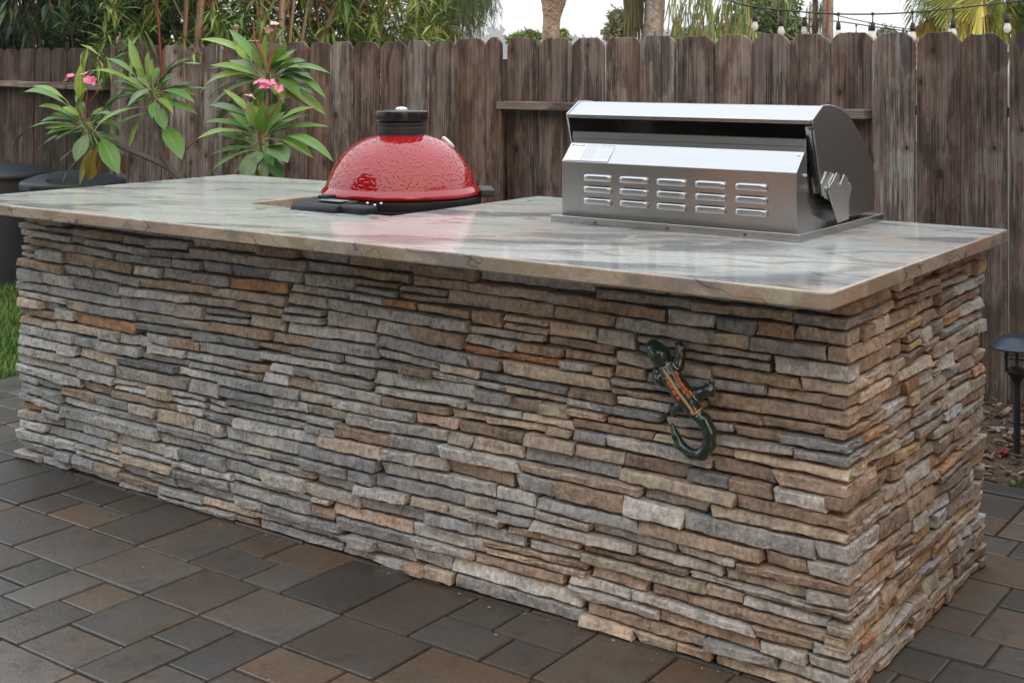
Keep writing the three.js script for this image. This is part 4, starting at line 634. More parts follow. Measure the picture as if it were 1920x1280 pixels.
  rail(-5.72, -2.80, 1.20, 1.20, -2.672); rail(-5.72, -2.80, 0.30, 0.30, -2.672); rail(-0.88, 1.25, 1.20, 1.20, -2.672); rail(-0.88, 1.25, 0.30, 0.30, -2.672);
  const post = (x, z, w, h) => { const g = rbox(w, h, 0.088, 0, 0, 0, 0.003, 1), p = g.attributes.position, uv = g.attributes.uv, s = r(); for (let i = 0; i < p.count; i++) uv.setXY(i, s + (p.getX(i) + p.getZ(i)) / 0.6, p.getY(i) / 1.6); const m = part('post', g, railMat, f); m.position.set(x, h / 2 - 0.05, z); };
  post(-5.755, -2.712, 0.088, 1.46); post(-2.755, -2.747, 0.088, 1.46); post(-0.905, -2.747, 0.088, 1.46); post(1.25, -2.72, 0.088, 1.46); post(-8.3, -2.72, 0.088, 1.46);
}
// thin red stake at the left bay's end
{ const a = on('z', -2.585, 293.5, 0), b = on('z', -2.585, 318, 345), d = a.clone().sub(b).normalize(), k = thing('garden_stake', 'thin red garden stake standing upright against the fence behind the plumeria', 'stake', [b.x, b.y, b.z]);
  const lo = b.clone().addScaledVector(d, -b.y + 0.02).sub(b), hi = a.clone().addScaledVector(d, 0.25).sub(b);
  part('pole', taperTube([lo, lo.clone().lerp(hi, 0.5), hi], [0.0075, 0.007, 0.0065], 12, 8), std({ color: rgb(0.22, 0.035, 0.03), roughness: 0.55 }), k); }

// ------------------------------------------------------------------ rubbish bins
function bin(px, py, z, label) {
  const c = on('z', z, px, py), k = thing('rubbish_bin', label, 'bin', [c.x, 0, c.z], 'dark lidded bins by the fence'), y = c.y;
  const bodyPts = [[0.001, 0.0], [0.205, 0.0], [0.212, 0.01], [0.245, y - 0.08], [0.252, y - 0.06], [0.252, y - 0.03], [0.001, y - 0.03]];
  part('body', lathe(bodyPts, 48), binMat, k);
  const lid = part('lid', lathe([[0.240, y - 0.045], [0.283, y - 0.045], [0.291, y - 0.041], [0.292, y - 0.022], [0.286, y - 0.012], [0.262, y - 0.004], [0.20, y + 0.020], [0.10, y + 0.038], [0.04, y + 0.042], [0.0001, y + 0.042]], 72), binMat, k);
  const h = box(0.1, 0.022, 0.035, 0, y - 0.036, 0.300); part('handle', h, binMat, lid);
  return k;
}
bin(137, 334, -2.12, 'dark grey lidded bin under the plumeria, nearest to the countertop');
bin(8, 317, -2.36, 'dark grey lidded bin standing on the lawn at the left edge');

// ------------------------------------------------------------------ the path light in the bed
{
  const b = on('y', 0.035, 1908, 850), k = thing('path_light', 'black metal solar path light with a wide flat hat in the mulch bed', 'garden light', [b.x, 0, b.z]);
  const px2m = 1 / 560, Y = py => { const p = CAM.clone().addScaledVector(ray(1910, py), b.clone().sub(CAM).dot(V(0, 0, -1).applyQuaternion(camera.quaternion)) / 1); return p.y; };
  const hatY = Y(650), topY = Y(616), gl0 = Y(697), gl1 = Y(655), neck = Y(714);
  part('post', lathe([[0.0001, -0.03], [0.011, -0.03], [0.0115, neck], [0.0001, neck]], 20), blackMat, k);
  part('cup', lathe([[0.0125, neck - 0.012], [0.014, neck], [0.034, gl0 - 0.002], [0.040, gl0], [0.040, gl0 + 0.006], [0.0001, gl0 + 0.006]], 32), blackMat, k);
  part('glass', lathe([[0.034, gl0 + 0.0065], [0.0355, (gl0 + gl1) / 2], [0.034, gl1 - 0.001]], 32), phy({ color: rgb(0.9, 0.9, 0.88), transmission: 1, thickness: 0, roughness: 0.12, side: THREE.DoubleSide }), k);
  part('reflector', lathe([[0.0001, gl0 + 0.024], [0.02, gl0 + 0.014], [0.028, gl0 + 0.007]], 24), std({ color: rgb(0.5, 0.5, 0.5), metalness: 1, roughness: 0.3 }), k);
  for (let i = 0; i < 6; i++) { const a = i * Math.PI / 3 + 0.3, g = box(0.006, gl1 - gl0 + 0.004, 0.006); g.translate(Math.cos(a) * 0.0405, (gl0 + gl1) / 2 + 0.002, Math.sin(a) * 0.0405); part('bar', g, blackMat, k); }
  const rg = new THREE.TorusGeometry(0.0405, 0.0025, 8, 32); rg.rotateX(Math.PI / 2); rg.translate(0, (gl0 + gl1) / 2 + 0.010, 0); part('ring', rg, blackMat, k);
  part('hat', lathe([[0.030, gl1], [0.060, gl1 - 0.001], [0.0885, gl1 + 0.004], [0.0915, gl1 + 0.008], [0.088, gl1 + 0.012], [0.060, gl1 + 0.034], [0.046, gl1 + 0.041], [0.044, gl1 + 0.046], [0.0001, gl1 + 0.049]], 48), std({ color: rgb(0.035, 0.042, 0.058), roughness: 0.4, metalness: 0.3 }), k);
}
// fallen bits on the bed
{ const p = on('y', 0.06, 1882, 835), k = thing('fallen_flower', 'small crumpled red flower lying on the mulch beside the path light', 'flower', [p.x, bedY(p.z) + 0.01, p.z]), r = rng(6);
  for (let i = 0; i < 7; i++) { const g = new THREE.SphereGeometry(0.012, 10, 7); g.scale(1, 0.45, 0.7); g.rotateY(r() * 6); g.rotateZ(r()); g.translate(0.02 * (r() - 0.5), 0.006 * r(), 0.02 * (r() - 0.5)); part('petal', g, std({ color: rgb(0.30, 0.03, 0.02), roughness: 0.7 }), k); } }
{ const a = on('y', 0.07, 1850, 800), b = on('y', 0.07, 1930, 812), k = thing('drip_hose', 'thin pale drip irrigation hose lying across the mulch', 'hose', [0, 0, 0]);
  part('hose', tube([a.clone().lerp(b, -1.5).setY(0.05), a.clone().setY(0.065), a.clone().lerp(b, 0.5).setY(0.075), b.clone().setY(0.07), a.clone().lerp(b, 2.4).setY(0.05)], 0.006, 30, 8), std({ color: rgb(0.30, 0.31, 0.31), roughness: 0.6 }), k); }

// ------------------------------------------------------------------ leaf helpers
// one large leaf from base to tip: spine bends, blade folds along the midrib
function bladeGeo(a, b, width, sag, face, r, wavy = 0.004) {
  const d = b.clone().sub(a), len = d.length(), n = face.clone().sub(d.clone().multiplyScalar(face.dot(d) / d.lengthSq())).normalize(), side = V().crossVectors(d, n).normalize(), NU = 9, pos = [], uv = [], P = [];
  const ph = r() * 50, tw = 0.5 * (r() - 0.5);
  for (let i = 0; i <= NU; i++) {
    const t = i / NU, sp = a.clone().addScaledVector(d, t).addScaledVector(n, sag * 4 * t * (1 - t)), w = width * Math.max(0.0001, t < 0.12 ? 0.06 + 0.5 * t : Math.pow(Math.sin(Math.PI * Math.pow(clamp((t - 0.07) / 0.93), 1.08)), 0.95) * 0.98 + 0.02) * (i === NU ? 0.02 : 1);
    const s2 = side.clone().applyAxisAngle(d.clone().normalize(), tw * t), n2 = n.clone().applyAxisAngle(d.clone().normalize(), tw * t);
    for (let j = -2; j <= 2; j++) { const q = j / 2; P.push({ p: sp.clone().addScaledVector(s2, q * w / 2).addScaledVector(n2, Math.abs(q) * w * 0.20 * (1 - 0.35 * Math.abs(q)) + wavy * n1(ph + t * 5 + j, 4) * Math.abs(q)), u: 0.5 + q / 2 * 0.98, v: t }); }
  }
  for (let i = 0; i < NU; i++) for (let j = 0; j < 4; j++) { const A = P[i * 5 + j], B = P[i * 5 + j + 1], C = P[(i + 1) * 5 + j + 1], D = P[(i + 1) * 5 + j]; for (const k of [A, B, C, A, C, D]) { pos.push(k.p.x, k.p.y, k.p.z); uv.push(k.u, k.v); } }
  let g = new THREE.BufferGeometry(); g.setAttribute('position', new THREE.Float32BufferAttribute(pos, 3)); g.setAttribute('uv', new THREE.Float32BufferAttribute(uv, 2)); g = mergeVertices(g, 1e-5); g.computeVertexNormals(); return g;
}
// many small leaves joined into one geometry
class Leaves {
  constructor() { this.pos = []; this.col = []; }
  add(p, dir, up, len, wid, droop, c) {
    const s = V().crossVectors(dir, up).normalize(), n = V().crossVectors(s, dir).normalize(), m = p.clone().addScaledVector(dir, len * 0.45).addScaledVector(n, droop * 0.18), t = p.clone().addScaledVector(dir, len).addScaledVector(n, -droop);
    const l = m.clone().addScaledVector(s, wid / 2).addScaledVector(n, wid * 0.16), q = m.clone().addScaledVector(s, -wid / 2).addScaledVector(n, wid * 0.16);
    for (const tri of [[p, l, m], [p, m, q], [l, t, m], [m, t, q]]) for (const v of tri) { this.pos.push(v.x, v.y, v.z); this.col.push(...c); }
  }
  strip(pts, wid, c) { for (let i = 0; i + 1 < pts.length; i++) { const a = pts[i], b = pts[i + 1], d = b.clone().sub(a), s = V(d.z + 0.3 * d.y, 0.2 * d.x, -d.x).normalize().multiplyScalar(wid / 2), e = i + 2 === pts.length ? 0.1 : 1; for (const v of [a.clone().add(s), b.clone().addScaledVector(s, e), a.clone().sub(s), b.clone().addScaledVector(s, e), b.clone().addScaledVector(s, -e), a.clone().sub(s)]) { this.pos.push(v.x, v.y, v.z); this.col.push(...c); } } }
  geo() { return fromTris(this.pos, null, this.col); }
}
const unit = r => { const z = r() * 2 - 1, a = r() * 6.2832, s = Math.sqrt(1 - z * z); return V(s * Math.cos(a), z, s * Math.sin(a)); };
const tone = (r, a, b, j = 0.15) => { const t = r(), k = 1 + j * (r() - 0.5) * 2; return [lerp(a[0], b[0], t) * k, lerp(a[1], b[1], t) * k, lerp(a[2], b[2], t) * k]; };

// ------------------------------------------------------------------ the plumerias
const plumLeaf = (c, t = 0.35) => phy({ color: rgb(...c.map(q => Math.min(0.95, q * 1.02))), map: leafMap, roughness: 0.46, side: THREE.DoubleSide, transmission: t * 0.7, thickness: 0 });
const plumMats = { green: plumLeaf([0.20, 0.42, 0.06]), bright: plumLeaf([0.38, 0.60, 0.07]), deep: plumLeaf([0.11, 0.27, 0.06]), blue: plumLeaf([0.26, 0.43, 0.19]), yellow: plumLeaf([0.48, 0.40, 0.05]), brown: plumLeaf([0.26, 0.12, 0.04]), lime: plumLeaf([0.32, 0.46, 0.10]) };
const stalkMat = std({ color: rgb(0.30, 0.07, 0.05), roughness: 0.6 }), petioleMat = std({ color: rgb(0.25, 0.33, 0.10), roughness: 0.6 });
const petalMat = phy({ color: rgb(0.90, 0.28, 0.44), roughness: 0.6, side: THREE.DoubleSide, transmission: 0.15, thickness: 0 }), palePetal = phy({ color: rgb(0.82, 0.55, 0.52), roughness: 0.6, side: THREE.DoubleSide, transmission: 0.15, thickness: 0 });
const towards = V(0, 0, 1).applyQuaternion(camera.quaternion).setY(0).normalize();
function crown(k, z, scale, ox, oy, hub, list, r, S = 280) {
  list = [...list];
  for (let i = 0; i < 25; i++) { const a = r() * 6.283, l = S * (0.62 + 0.42 * r()), el = Math.sin(a), tx = hub[0] + Math.cos(a) * l, ty = hub[1] - 20 - el * l * 0.75; list.push([hub[0] + Math.cos(a) * 50, hub[1] - el * 50 + 30 * (r() - 0.4), tx, ty, 52 + 26 * r(), 0.05 + 0.08 * r(), ['green', 'bright', 'deep', 'blue', 'green', 'lime', 'bright'][Math.floor(r() * 7)], 0.26 * (r() - 0.62)]); }   // list: [bx, by, tx, ty, width in crop px, sag, material, depth towards the viewer]
  const P = (x, y, o) => on('z', z, ox + x / scale, oy + y / scale).sub(k.position).addScaledVector(towards, o);
  for (const [bx, by, tx, ty, w, sag, m, o = 0] of list) {
    const a = P(bx, by, o * 0.08), b = P(hub[0] + (tx - hub[0]) * 1.05, hub[1] + (ty - hub[1]) * 1.03, o), len = a.distanceTo(b), mpp = P(0, 0, 0).distanceTo(P(100, 0, 0)) / 100;
    const face = V(0, 1, 0).addScaledVector(towards, 0.30 + 0.5 * r()).addScaledVector(V(1, 0, 0), 0.4 * (r() - 0.5)); if (Math.abs(b.y - a.y) > len * 0.75) face.copy(towards).addScaledVector(V(0, 1, 0), b.y > a.y ? -0.2 : 0.5).addScaledVector(V(1, 0, 0), 0.7 * (r() - 0.5));
    part('leaf', bladeGeo(a, b, w * mpp * 0.47, sag * len, face.normalize(), r), plumMats[m], k);
    const h = P(hub[0] + 6 * (r() - 0.5), hub[1] + 50 * (r() - 0.3), 0); if (h.distanceTo(a) > 0.012) part('leaf_stalk', tube([h, h.clone().lerp(a, 0.5).add(V(0, 0.004, 0)), a.clone().lerp(b, 0.04)], 0.0022, 6, 6), petioleMat, k);
  }
}
function flower(k, p, size, facing, mat, r) {
  const f = new THREE.Group(); f.name = 'flower'; k.add(f); f.position.copy(p);
  f.quaternion.setFromUnitVectors(V(0, 1, 0), facing.clone().normalize());
  for (let i = 0; i < 5; i++) { const a = i * 1.2566 + r(), d = V(Math.cos(a), 0.35 + 0.2 * r(), Math.sin(a)).multiplyScalar(size); part('petal', bladeGeo(V(0, 0, 0), d, size * 0.75, 0.10 * size, V(0, 1, 0), r, 0.002), mat, f); }
}
{
  const root = on('z', -1.95, 345, 345), k = thing('plumeria', 'branching pink-flowered plumeria over the bins, in front of the fence', 'plant', [root.x, 0, root.z]), r = rng(515), z = -1.95, S = 3.764;
  const P = (x, y, o = 0) => on('z', z, x / S, y / S).sub(k.position).addScaledVector(towards, o);
  part('stem', taperTube([V(0.05, -0.05, 0.0), V(0.03, 0.4, 0.0), P(1330, 1340), P(1200, 1190), P(1165, 1130)], [0.026, 0.024, 0.020, 0.017, 0.016], 30, 10, 0.06), barkMats.stem, k);
  part('branch', taperTube([P(1190, 1180), P(1150, 1080), P(1120, 880), P(1090, 740), P(1070, 640), P(1068, 600)], [0.015, 0.0145, 0.014, 0.013, 0.012, 0.009], 24, 10, 0.06), barkMats.stem, k);
  part('branch', taperTube([P(1190, 1185), P(1080, 1130), P(940, 1070), P(800, 1010), P(690, 960), P(610, 890), P(560, 800), P(545, 770)], [0.015, 0.0145, 0.014, 0.0135, 0.013, 0.012, 0.010, 0.007], 30, 10, 0.06), barkMats.stem, k);
  crown(k, z, S, 0, 0, [1075, 660], [
    [1045, 600, 895, 265, 92, 0.05, 'bright', -0.05], [975, 560, 750, 418, 62, 0.10, 'green', 0.02], [985, 612, 660, 508, 72, 0.09, 'bright', 0.06], [1055, 590, 1035, 365, 60, 0.03, 'lime', -0.03], [1075, 590, 1070, 420, 44, 0.02, 'bright', 0.0],
    [1110, 590, 1310, 372, 66, 0.06, 'bright', -0.04], [1130, 600, 1412, 458, 84, 0.12, 'blue', 0.04], [1120, 640, 1240, 545, 60, 0.05, 'blue', 0.03], [1130, 640, 1330, 592, 56, 0.06, 'deep', -0.08], [1120, 662, 1385, 728, 84, 0.13, 'green', 0.06], [1140, 660, 1420, 628, 40, 0.06, 'green', -0.1],
    [1130, 735, 1388, 805, 66, 0.10, 'green', 0.02], [1110, 745, 1190, 905, 105, 0.06, 'green', 0.09], [1150, 860, 1306, 1106, 150, 0.04, 'green', 0.10], [1060, 752, 695, 950, 52, 0.13, 'bright', 0.08], [1070, 790, 790, 968, 52, 0.11, 'green', 0.05], [1005, 832, 905, 1050, 64, 0.06, 'bright', -0.02],
    [1075, 622, 950, 748, 110, 0.08, 'blue', 0.12], [1045, 655, 720, 785, 72, 0.07, 'green', -0.02], [1040, 650, 830, 640, 52, 0.06, 'deep', -0.09], [1020, 560, 985, 480, 60, 0.02, 'bright', 0.04], [1060, 690, 850, 735, 48, 0.06, 'deep', -0.1], [1080, 700, 1290, 760, 44, 0.06, 'deep', -0.12], [960, 600, 830, 570, 40, 0.04, 'deep', -0.08]], r);
  crown(k, z, S, 0, 0, [600, 880], [
    [565, 775, 562, 458, 92, 0.03, 'bright', -0.02], [540, 780, 632, 628, 120, 0.03, 'bright', 0.05], [512, 772, 122, 722, 92, 0.17, 'green', 0.03], [480, 720, 200, 630, 74, 0.10, 'bright', -0.02], [515, 822, 285, 752, 64, 0.08, 'bright', 0.0], [562, 893, 130, 1055, 60, 0.15, 'green', 0.05], [545, 862, 215, 935, 70, 0.11, 'green', -0.04],
    [560, 893, 368, 1105, 125, 0.07, 'blue', 0.11], [480, 950, 250, 1050, 62, 0.05, 'green', -0.08], [562, 1012, 350, 1285, 105, 0.04, 'bright', 0.07], [580, 1085, 450, 1275, 62, 0.03, 'blue', 0.02], [622, 930, 585, 1122, 118, 0.04, 'blue', 0.13], [704, 955, 872, 1212, 150, 0.05, 'green', 0.12], [690, 1012, 625, 1265, 130, 0.05, 'yellow', 0.0], [660, 1010, 575, 1292, 80, 0.04, 'yellow', 0.03], [700, 1020, 690, 1240, 60, 0.03, 'brown', -0.02],
    [640, 822, 852, 832, 60, 0.09, 'blue', 0.05], [680, 905, 800, 640, 46, 0.04, 'blue', -0.04], [870, 1080, 860, 1228, 80, 0.04, 'brown', -0.02], [640, 860, 720, 760, 50, 0.04, 'green', -0.08], [600, 920, 420, 960, 60, 0.06, 'deep', -0.1], [650, 940, 820, 1000, 60, 0.06, 'deep', -0.1], [620, 860, 480, 800, 50, 0.05, 'deep', -0.09]], r);
  part('flower_stalk', taperTube([P(598, 870), P(600, 760), P(608, 690), P(612, 610)], [0.0045, 0.004, 0.0035, 0.003], 14, 8), stalkMat, k);
  part('flower_stalk', taperTube([P(612, 725), P(650, 690), P(678, 650), P(685, 600)], [0.0035, 0.0035, 0.003, 0.003], 12, 8), stalkMat, k);
  for (const [x, y, s, f] of [[628, 570, 0.030, [0.3, 0.6, 0.5]], [655, 575, 0.030, [0.6, 0.3, 0.8]], [600, 530, 0.028, [-0.3, 1, 0.2]], [480, 562, 0.030, [-0.8, 0.5, 0.4]], [500, 545, 0.026, [0.1, 1, 0.2]]]) flower(k, P(x, y, 0.01), s, V(...f).addScaledVector(towards, 0.3), petalMat, r);
  part('flower_stalk', tube([P(560, 800), P(545, 700), P(515, 600), P(490, 570)], 0.0025, 14, 7), stalkMat, k);
}
{
  const z = -1.78, root = on('z', z, 487, 345), k = thing('plumeria', 'bushy pink-flowered plumeria between the red grill and the branching plumeria', 'plant', [root.x, 0, root.z]), r = rng(616), S = 2.977;
  const P = (x, y, o = 0) => on('z', z, x / S, y / S).sub(k.position).addScaledVector(towards, o);
  part('stem', taperTube([V(0, -0.05, 0), V(0.01, 0.45, 0), P(1465, 1000), P(1468, 880), P(1455, 800), P(1445, 740)], [0.026, 0.022, 0.016, 0.015, 0.013, 0.009], 26, 10, 0.06), barkMats.stem, k);
  part('stem', taperTube([V(0.06, -0.05, -0.05), V(0.06, 0.45, -0.04), P(1500, 980, -0.08), P(1490, 700, -0.08), P(1482, 500, -0.06), P(1480, 410, -0.05)], [0.024, 0.021, 0.015, 0.014, 0.012, 0.009], 26, 10, 0.06), barkMats.stem, k);
  crown(k, z - 0.10, S, 0, 0, [1482, 440], [
    [1420, 330, 1140, 225, 74, 0.06, 'bright', 0.02], [1475, 410, 1275, 165, 62, 0.05, 'green', -0.04], [1400, 350, 1330, 255, 64, 0.03, 'bright', 0.05], [1505, 320, 1598, 165, 96, 0.05, 'green', 0.04], [1500, 395, 1620, 318, 72, 0.07, 'bright', 0.05], [1520, 380, 1655, 352, 40, 0.05, 'blue', -0.04], [1520, 405, 1832, 412, 58, 0.09, 'green', 0.02], [1525, 430, 1812, 548, 70, 0.15, 'green', 0.05], [1540, 430, 1690, 545, 78, 0.11, 'green', 0.10], [1560, 470, 1802, 648, 68, 0.08, 'lime', -0.06],
    [1450, 405, 1135, 412, 62, 0.09, 'green', -0.02], [1440, 410, 1145, 515, 60, 0.13, 'bright', 0.05], [1450, 440, 1160, 560, 52, 0.10, 'deep', -0.05], [1440, 450, 1190, 600, 54, 0.09, 'blue', 0.02], [1430, 480, 1200, 705, 76, 0.07, 'green', -0.09], [1480, 400, 1478, 195, 42, 0.02, 'bright', 0.0], [1560, 500, 1690, 580, 72, 0.05, 'yellow', -0.02], [1450, 420, 1300, 470, 44, 0.06, 'deep', -0.1], [1530, 430, 1740, 470, 44, 0.06, 'deep', -0.1], [1470, 480, 1400, 640, 62, 0.05, 'green', -0.1], [1510, 500, 1560, 690, 76, 0.05, 'deep', -0.1], [1450, 370, 1380, 330, 50, 0.04, 'deep', -0.06]], r);
  crown(k, z, S, 0, 0, [1455, 790], [
    [1425, 752, 1068, 848, 66, 0.15, 'bright', 0.06], [1420, 745, 1143, 690, 52, 0.09, 'green', 0.0], [1405, 662, 1185, 590, 54, 0.07, 'blue', 0.03], [1410, 650, 1262, 505, 62, 0.05, 'bright', 0.04], [1560, 772, 1855, 900, 78, 0.14, 'green', 0.06], [1500, 752, 1822, 712, 40, 0.07, 'green', -0.03], [1500, 735, 1645, 668, 72, 0.06, 'green', 0.05], [1530, 692, 1742, 604, 54, 0.07, 'bright', -0.02], [1500, 810, 1622, 895, 128, 0.06, 'blue', 0.12], [1430, 832, 1200, 982, 72, 0.11, 'green', 0.08],
    [1445, 850, 1310, 970, 62, 0.04, 'deep', 0.03], [1440, 860, 1380, 990, 110, 0.03, 'blue', 0.10], [1460, 870, 1440, 990, 52, 0.02, 'lime', 0.0], [1480, 870, 1480, 990, 72, 0.02, 'blue', 0.05], [1500, 880, 1572, 990, 90, 0.03, 'deep', 0.04], [1540, 780, 1740, 880, 62, 0.10, 'bright', 0.02], [1430, 770, 1240, 790, 48, 0.06, 'deep', -0.07], [1480, 780, 1650, 800, 48, 0.06, 'deep', -0.08], [1500, 700, 1560, 560, 48, 0.03, 'green', -0.05], [1430, 700, 1360, 690, 60, 0.03, 'blue', 0.04], [1520, 860, 1640, 760, 44, 0.04, 'deep', -0.1], [1450, 800, 1330, 850, 52, 0.05, 'deep', -0.06], [1490, 840, 1590, 800, 70, 0.05, 'bright', 0.09]], r);
  part('flower_stalk', taperTube([P(1462, 780), P(1475, 700), P(1482, 660)], [0.005, 0.005, 0.0045], 10, 8), stalkMat, k);
  for (const l of [[[1482, 665], [1495, 600], [1500, 510]], [[1482, 660], [1455, 610], [1440, 560]], [[1484, 662], [1530, 620], [1560, 570], [1555, 520]]]) part('flower_stalk', taperTube(l.map(a => P(...a, 0.02)), [0.004, 0.0034, 0.003], 12, 8), stalkMat, k);
  for (const [x, y, s, f] of [[1455, 465, 0.030, [-0.5, 0.8, 0.2]], [1495, 485, 0.032, [0, 0.6, 0.5]], [1520, 470, 0.028, [0.3, 1, 0.1]], [1560, 495, 0.026, [0.8, 0.5, 0.2]], [1480, 465, 0.028, [-0.1, 1, 0.1]]]) flower(k, P(x, y, 0.04), s, V(...f).addScaledVector(towards, 0.35), petalMat, r);
  for (const [x, y, f] of [[1412, 520, [-0.2, -1, 0.3]]]) flower(k, P(x, y, 0.04), 0.034, V(...f), palePetal, r);
  for (const l of [[[1490, 400], [1470, 320], [1440, 260], [1440, 180]], [[1490, 390], [1510, 280], [1495, 170]], [[1500, 300], [1510, 220], [1540, 165]], [[1470, 330], [1445, 280], [1410, 210], [1405, 120]]]) part('flower_stalk', taperTube(l.map(a => P(...a, -0.04)), [0.004, 0.0035, 0.003, 0.0026], 12, 8), stalkMat, k);
  for (const [x, y, f] of [[1492, 155, [0.4, -0.6, 0.4]], [1310, 135, [0.2, -1, 0.2]], [1520, 140, [0.3, 0.8, 0.2]]]) flower(k, P(x, y, -0.03), 0.026, V(...f), palePetal, r);
}

// ------------------------------------------------------------------ trees beyond the fence
// dark drooping tree at the left
{
  const k = thing('evergreen_tree', 'dark evergreen tree with drooping narrow leaves hanging over the left fence bay', 'tree', [-7.6, -0.06, -4.0]), r = rng(11), lv = new Leaves();
  part('trunk', taperTube([V(0, -0.1, 0), V(0.05, 0.7, 0), V(-0.05, 1.5, 0.05), V(0.05, 2.6, 0), V(0, 3.4, 0.1)], [0.14, 0.12, 0.10, 0.07, 0.03], 20, 12, 0.1), barkMats.brown, k);
  const limbs = [];
  for (let i = 0; i < 10; i++) { const a = i * 0.7 + r(), e = V(Math.cos(a) * (0.8 + 0.9 * r()), 1.6 + 1.4 * r(), Math.sin(a) * (0.6 + 0.8 * r())); limbs.push(taperTube([V(0, 1.2 + 0.1 * i, 0), e.clone().multiplyScalar(0.6).setY(e.y * 0.9), e], [0.035, 0.02, 0.008], 8, 6)); }
  part('limb', merge(limbs), barkMats.brown, k);
  for (let i = 0; i < 1150; i++) {
    const u = unit(r), rad = Math.cbrt(0.12 + 0.88 * r()), p = V(-0.15 + u.x * rad * 1.85, 2.25 + u.y * rad * 1.05, 0.55 + u.z * rad * 1.15);
    if (p.x > 1.35 + 0.4 * r()) continue; if (p.y < 1.62 + 0.15 * r()) p.y = 1.62 + 0.35 * r();
    const out = V(u.x, 0.1, u.z).normalize(), n = 11 + Math.floor(5 * r()), shade = r();
    for (let j = 0; j < n; j++) { const a = r() * 6.28, d = V(Math.cos(a) * 0.55, -0.75 - 0.5 * r(), Math.sin(a) * 0.55).addScaledVector(out, 0.35).normalize(); const c = r() < 0.02 ? [0.20, 0.12, 0.05] : tone(r, [0.014, 0.038, 0.014], [0.075, 0.145, 0.055], 0.35); lv.add(p.clone().addScaledVector(unit(r), 0.03), d, V(Math.cos(a), 0.5, Math.sin(a)), 0.13 + 0.08 * r(), 0.026 + 0.011 * r(), 0.015, c); }
  }
  part('crown', lv.geo(), leafVC, k);
}
// a shrub of leafy whorls next to it
function whorlShrub(label, x, z, base, box3, nTwig, cols, seed, leaf = [0.10, 0.018], group) {
  const k = thing('oleander_shrub', label, 'shrub', [x, -0.06, z], group), r = rng(seed), lv = new Leaves(), stems = [];
  for (let i = 0; i < nTwig; i++) {
    const p = V((r() * 2 - 1) * box3[0], box3[1] + (box3[2] - box3[1]) * Math.pow(r(), 0.8), (r() * 2 - 1) * box3[3]);
    const ax = V(p.x * 0.5 + (r() - 0.5), 1.0, p.z * 0.5 + (r() - 0.5)).normalize(), n = 12 + Math.floor(6 * r());
    if (i % 8 === 0) { const b = V(p.x * 0.25, 0.0, p.z * 0.25); stems.push(taperTube([b, b.clone().lerp(p, 0.55).add(V(0.05 * (r() - 0.5), 0, 0.05 * (r() - 0.5))), p], [0.011, 0.008, 0.004], 6, 5)); }
    for (let j = 0; j < n; j++) { const a = j * 2.4 + r(), el = lerp(-0.5, 1.1, r()), d = V(Math.cos(a) * Math.cos(el), Math.sin(el), Math.sin(a) * Math.cos(el)).addScaledVector(ax, 0.25).normalize(); lv.add(p.clone().addScaledVector(ax, -0.07 * r()), d, V(0, 1, 0).addScaledVector(unit(r), 0.3), leaf[0] * (0.7 + 0.6 * r()), leaf[1] * (0.8 + 0.4 * r()), 0.02, tone(r, cols[0], cols[1], 0.25)); }
  }
  part('stem', merge(stems), barkMats.brown, k); part('crown', lv.geo(), leafVC, k); return k;
}
whorlShrub('blue-green leafy shrub in whorls hanging over the fence by the red stake', -6.32, -3.0, 0, [0.52, 1.50, 2.5, 0.34], 290, [[0.035, 0.090, 0.036], [0.13, 0.25, 0.11]], 31, [0.14, 0.026]);
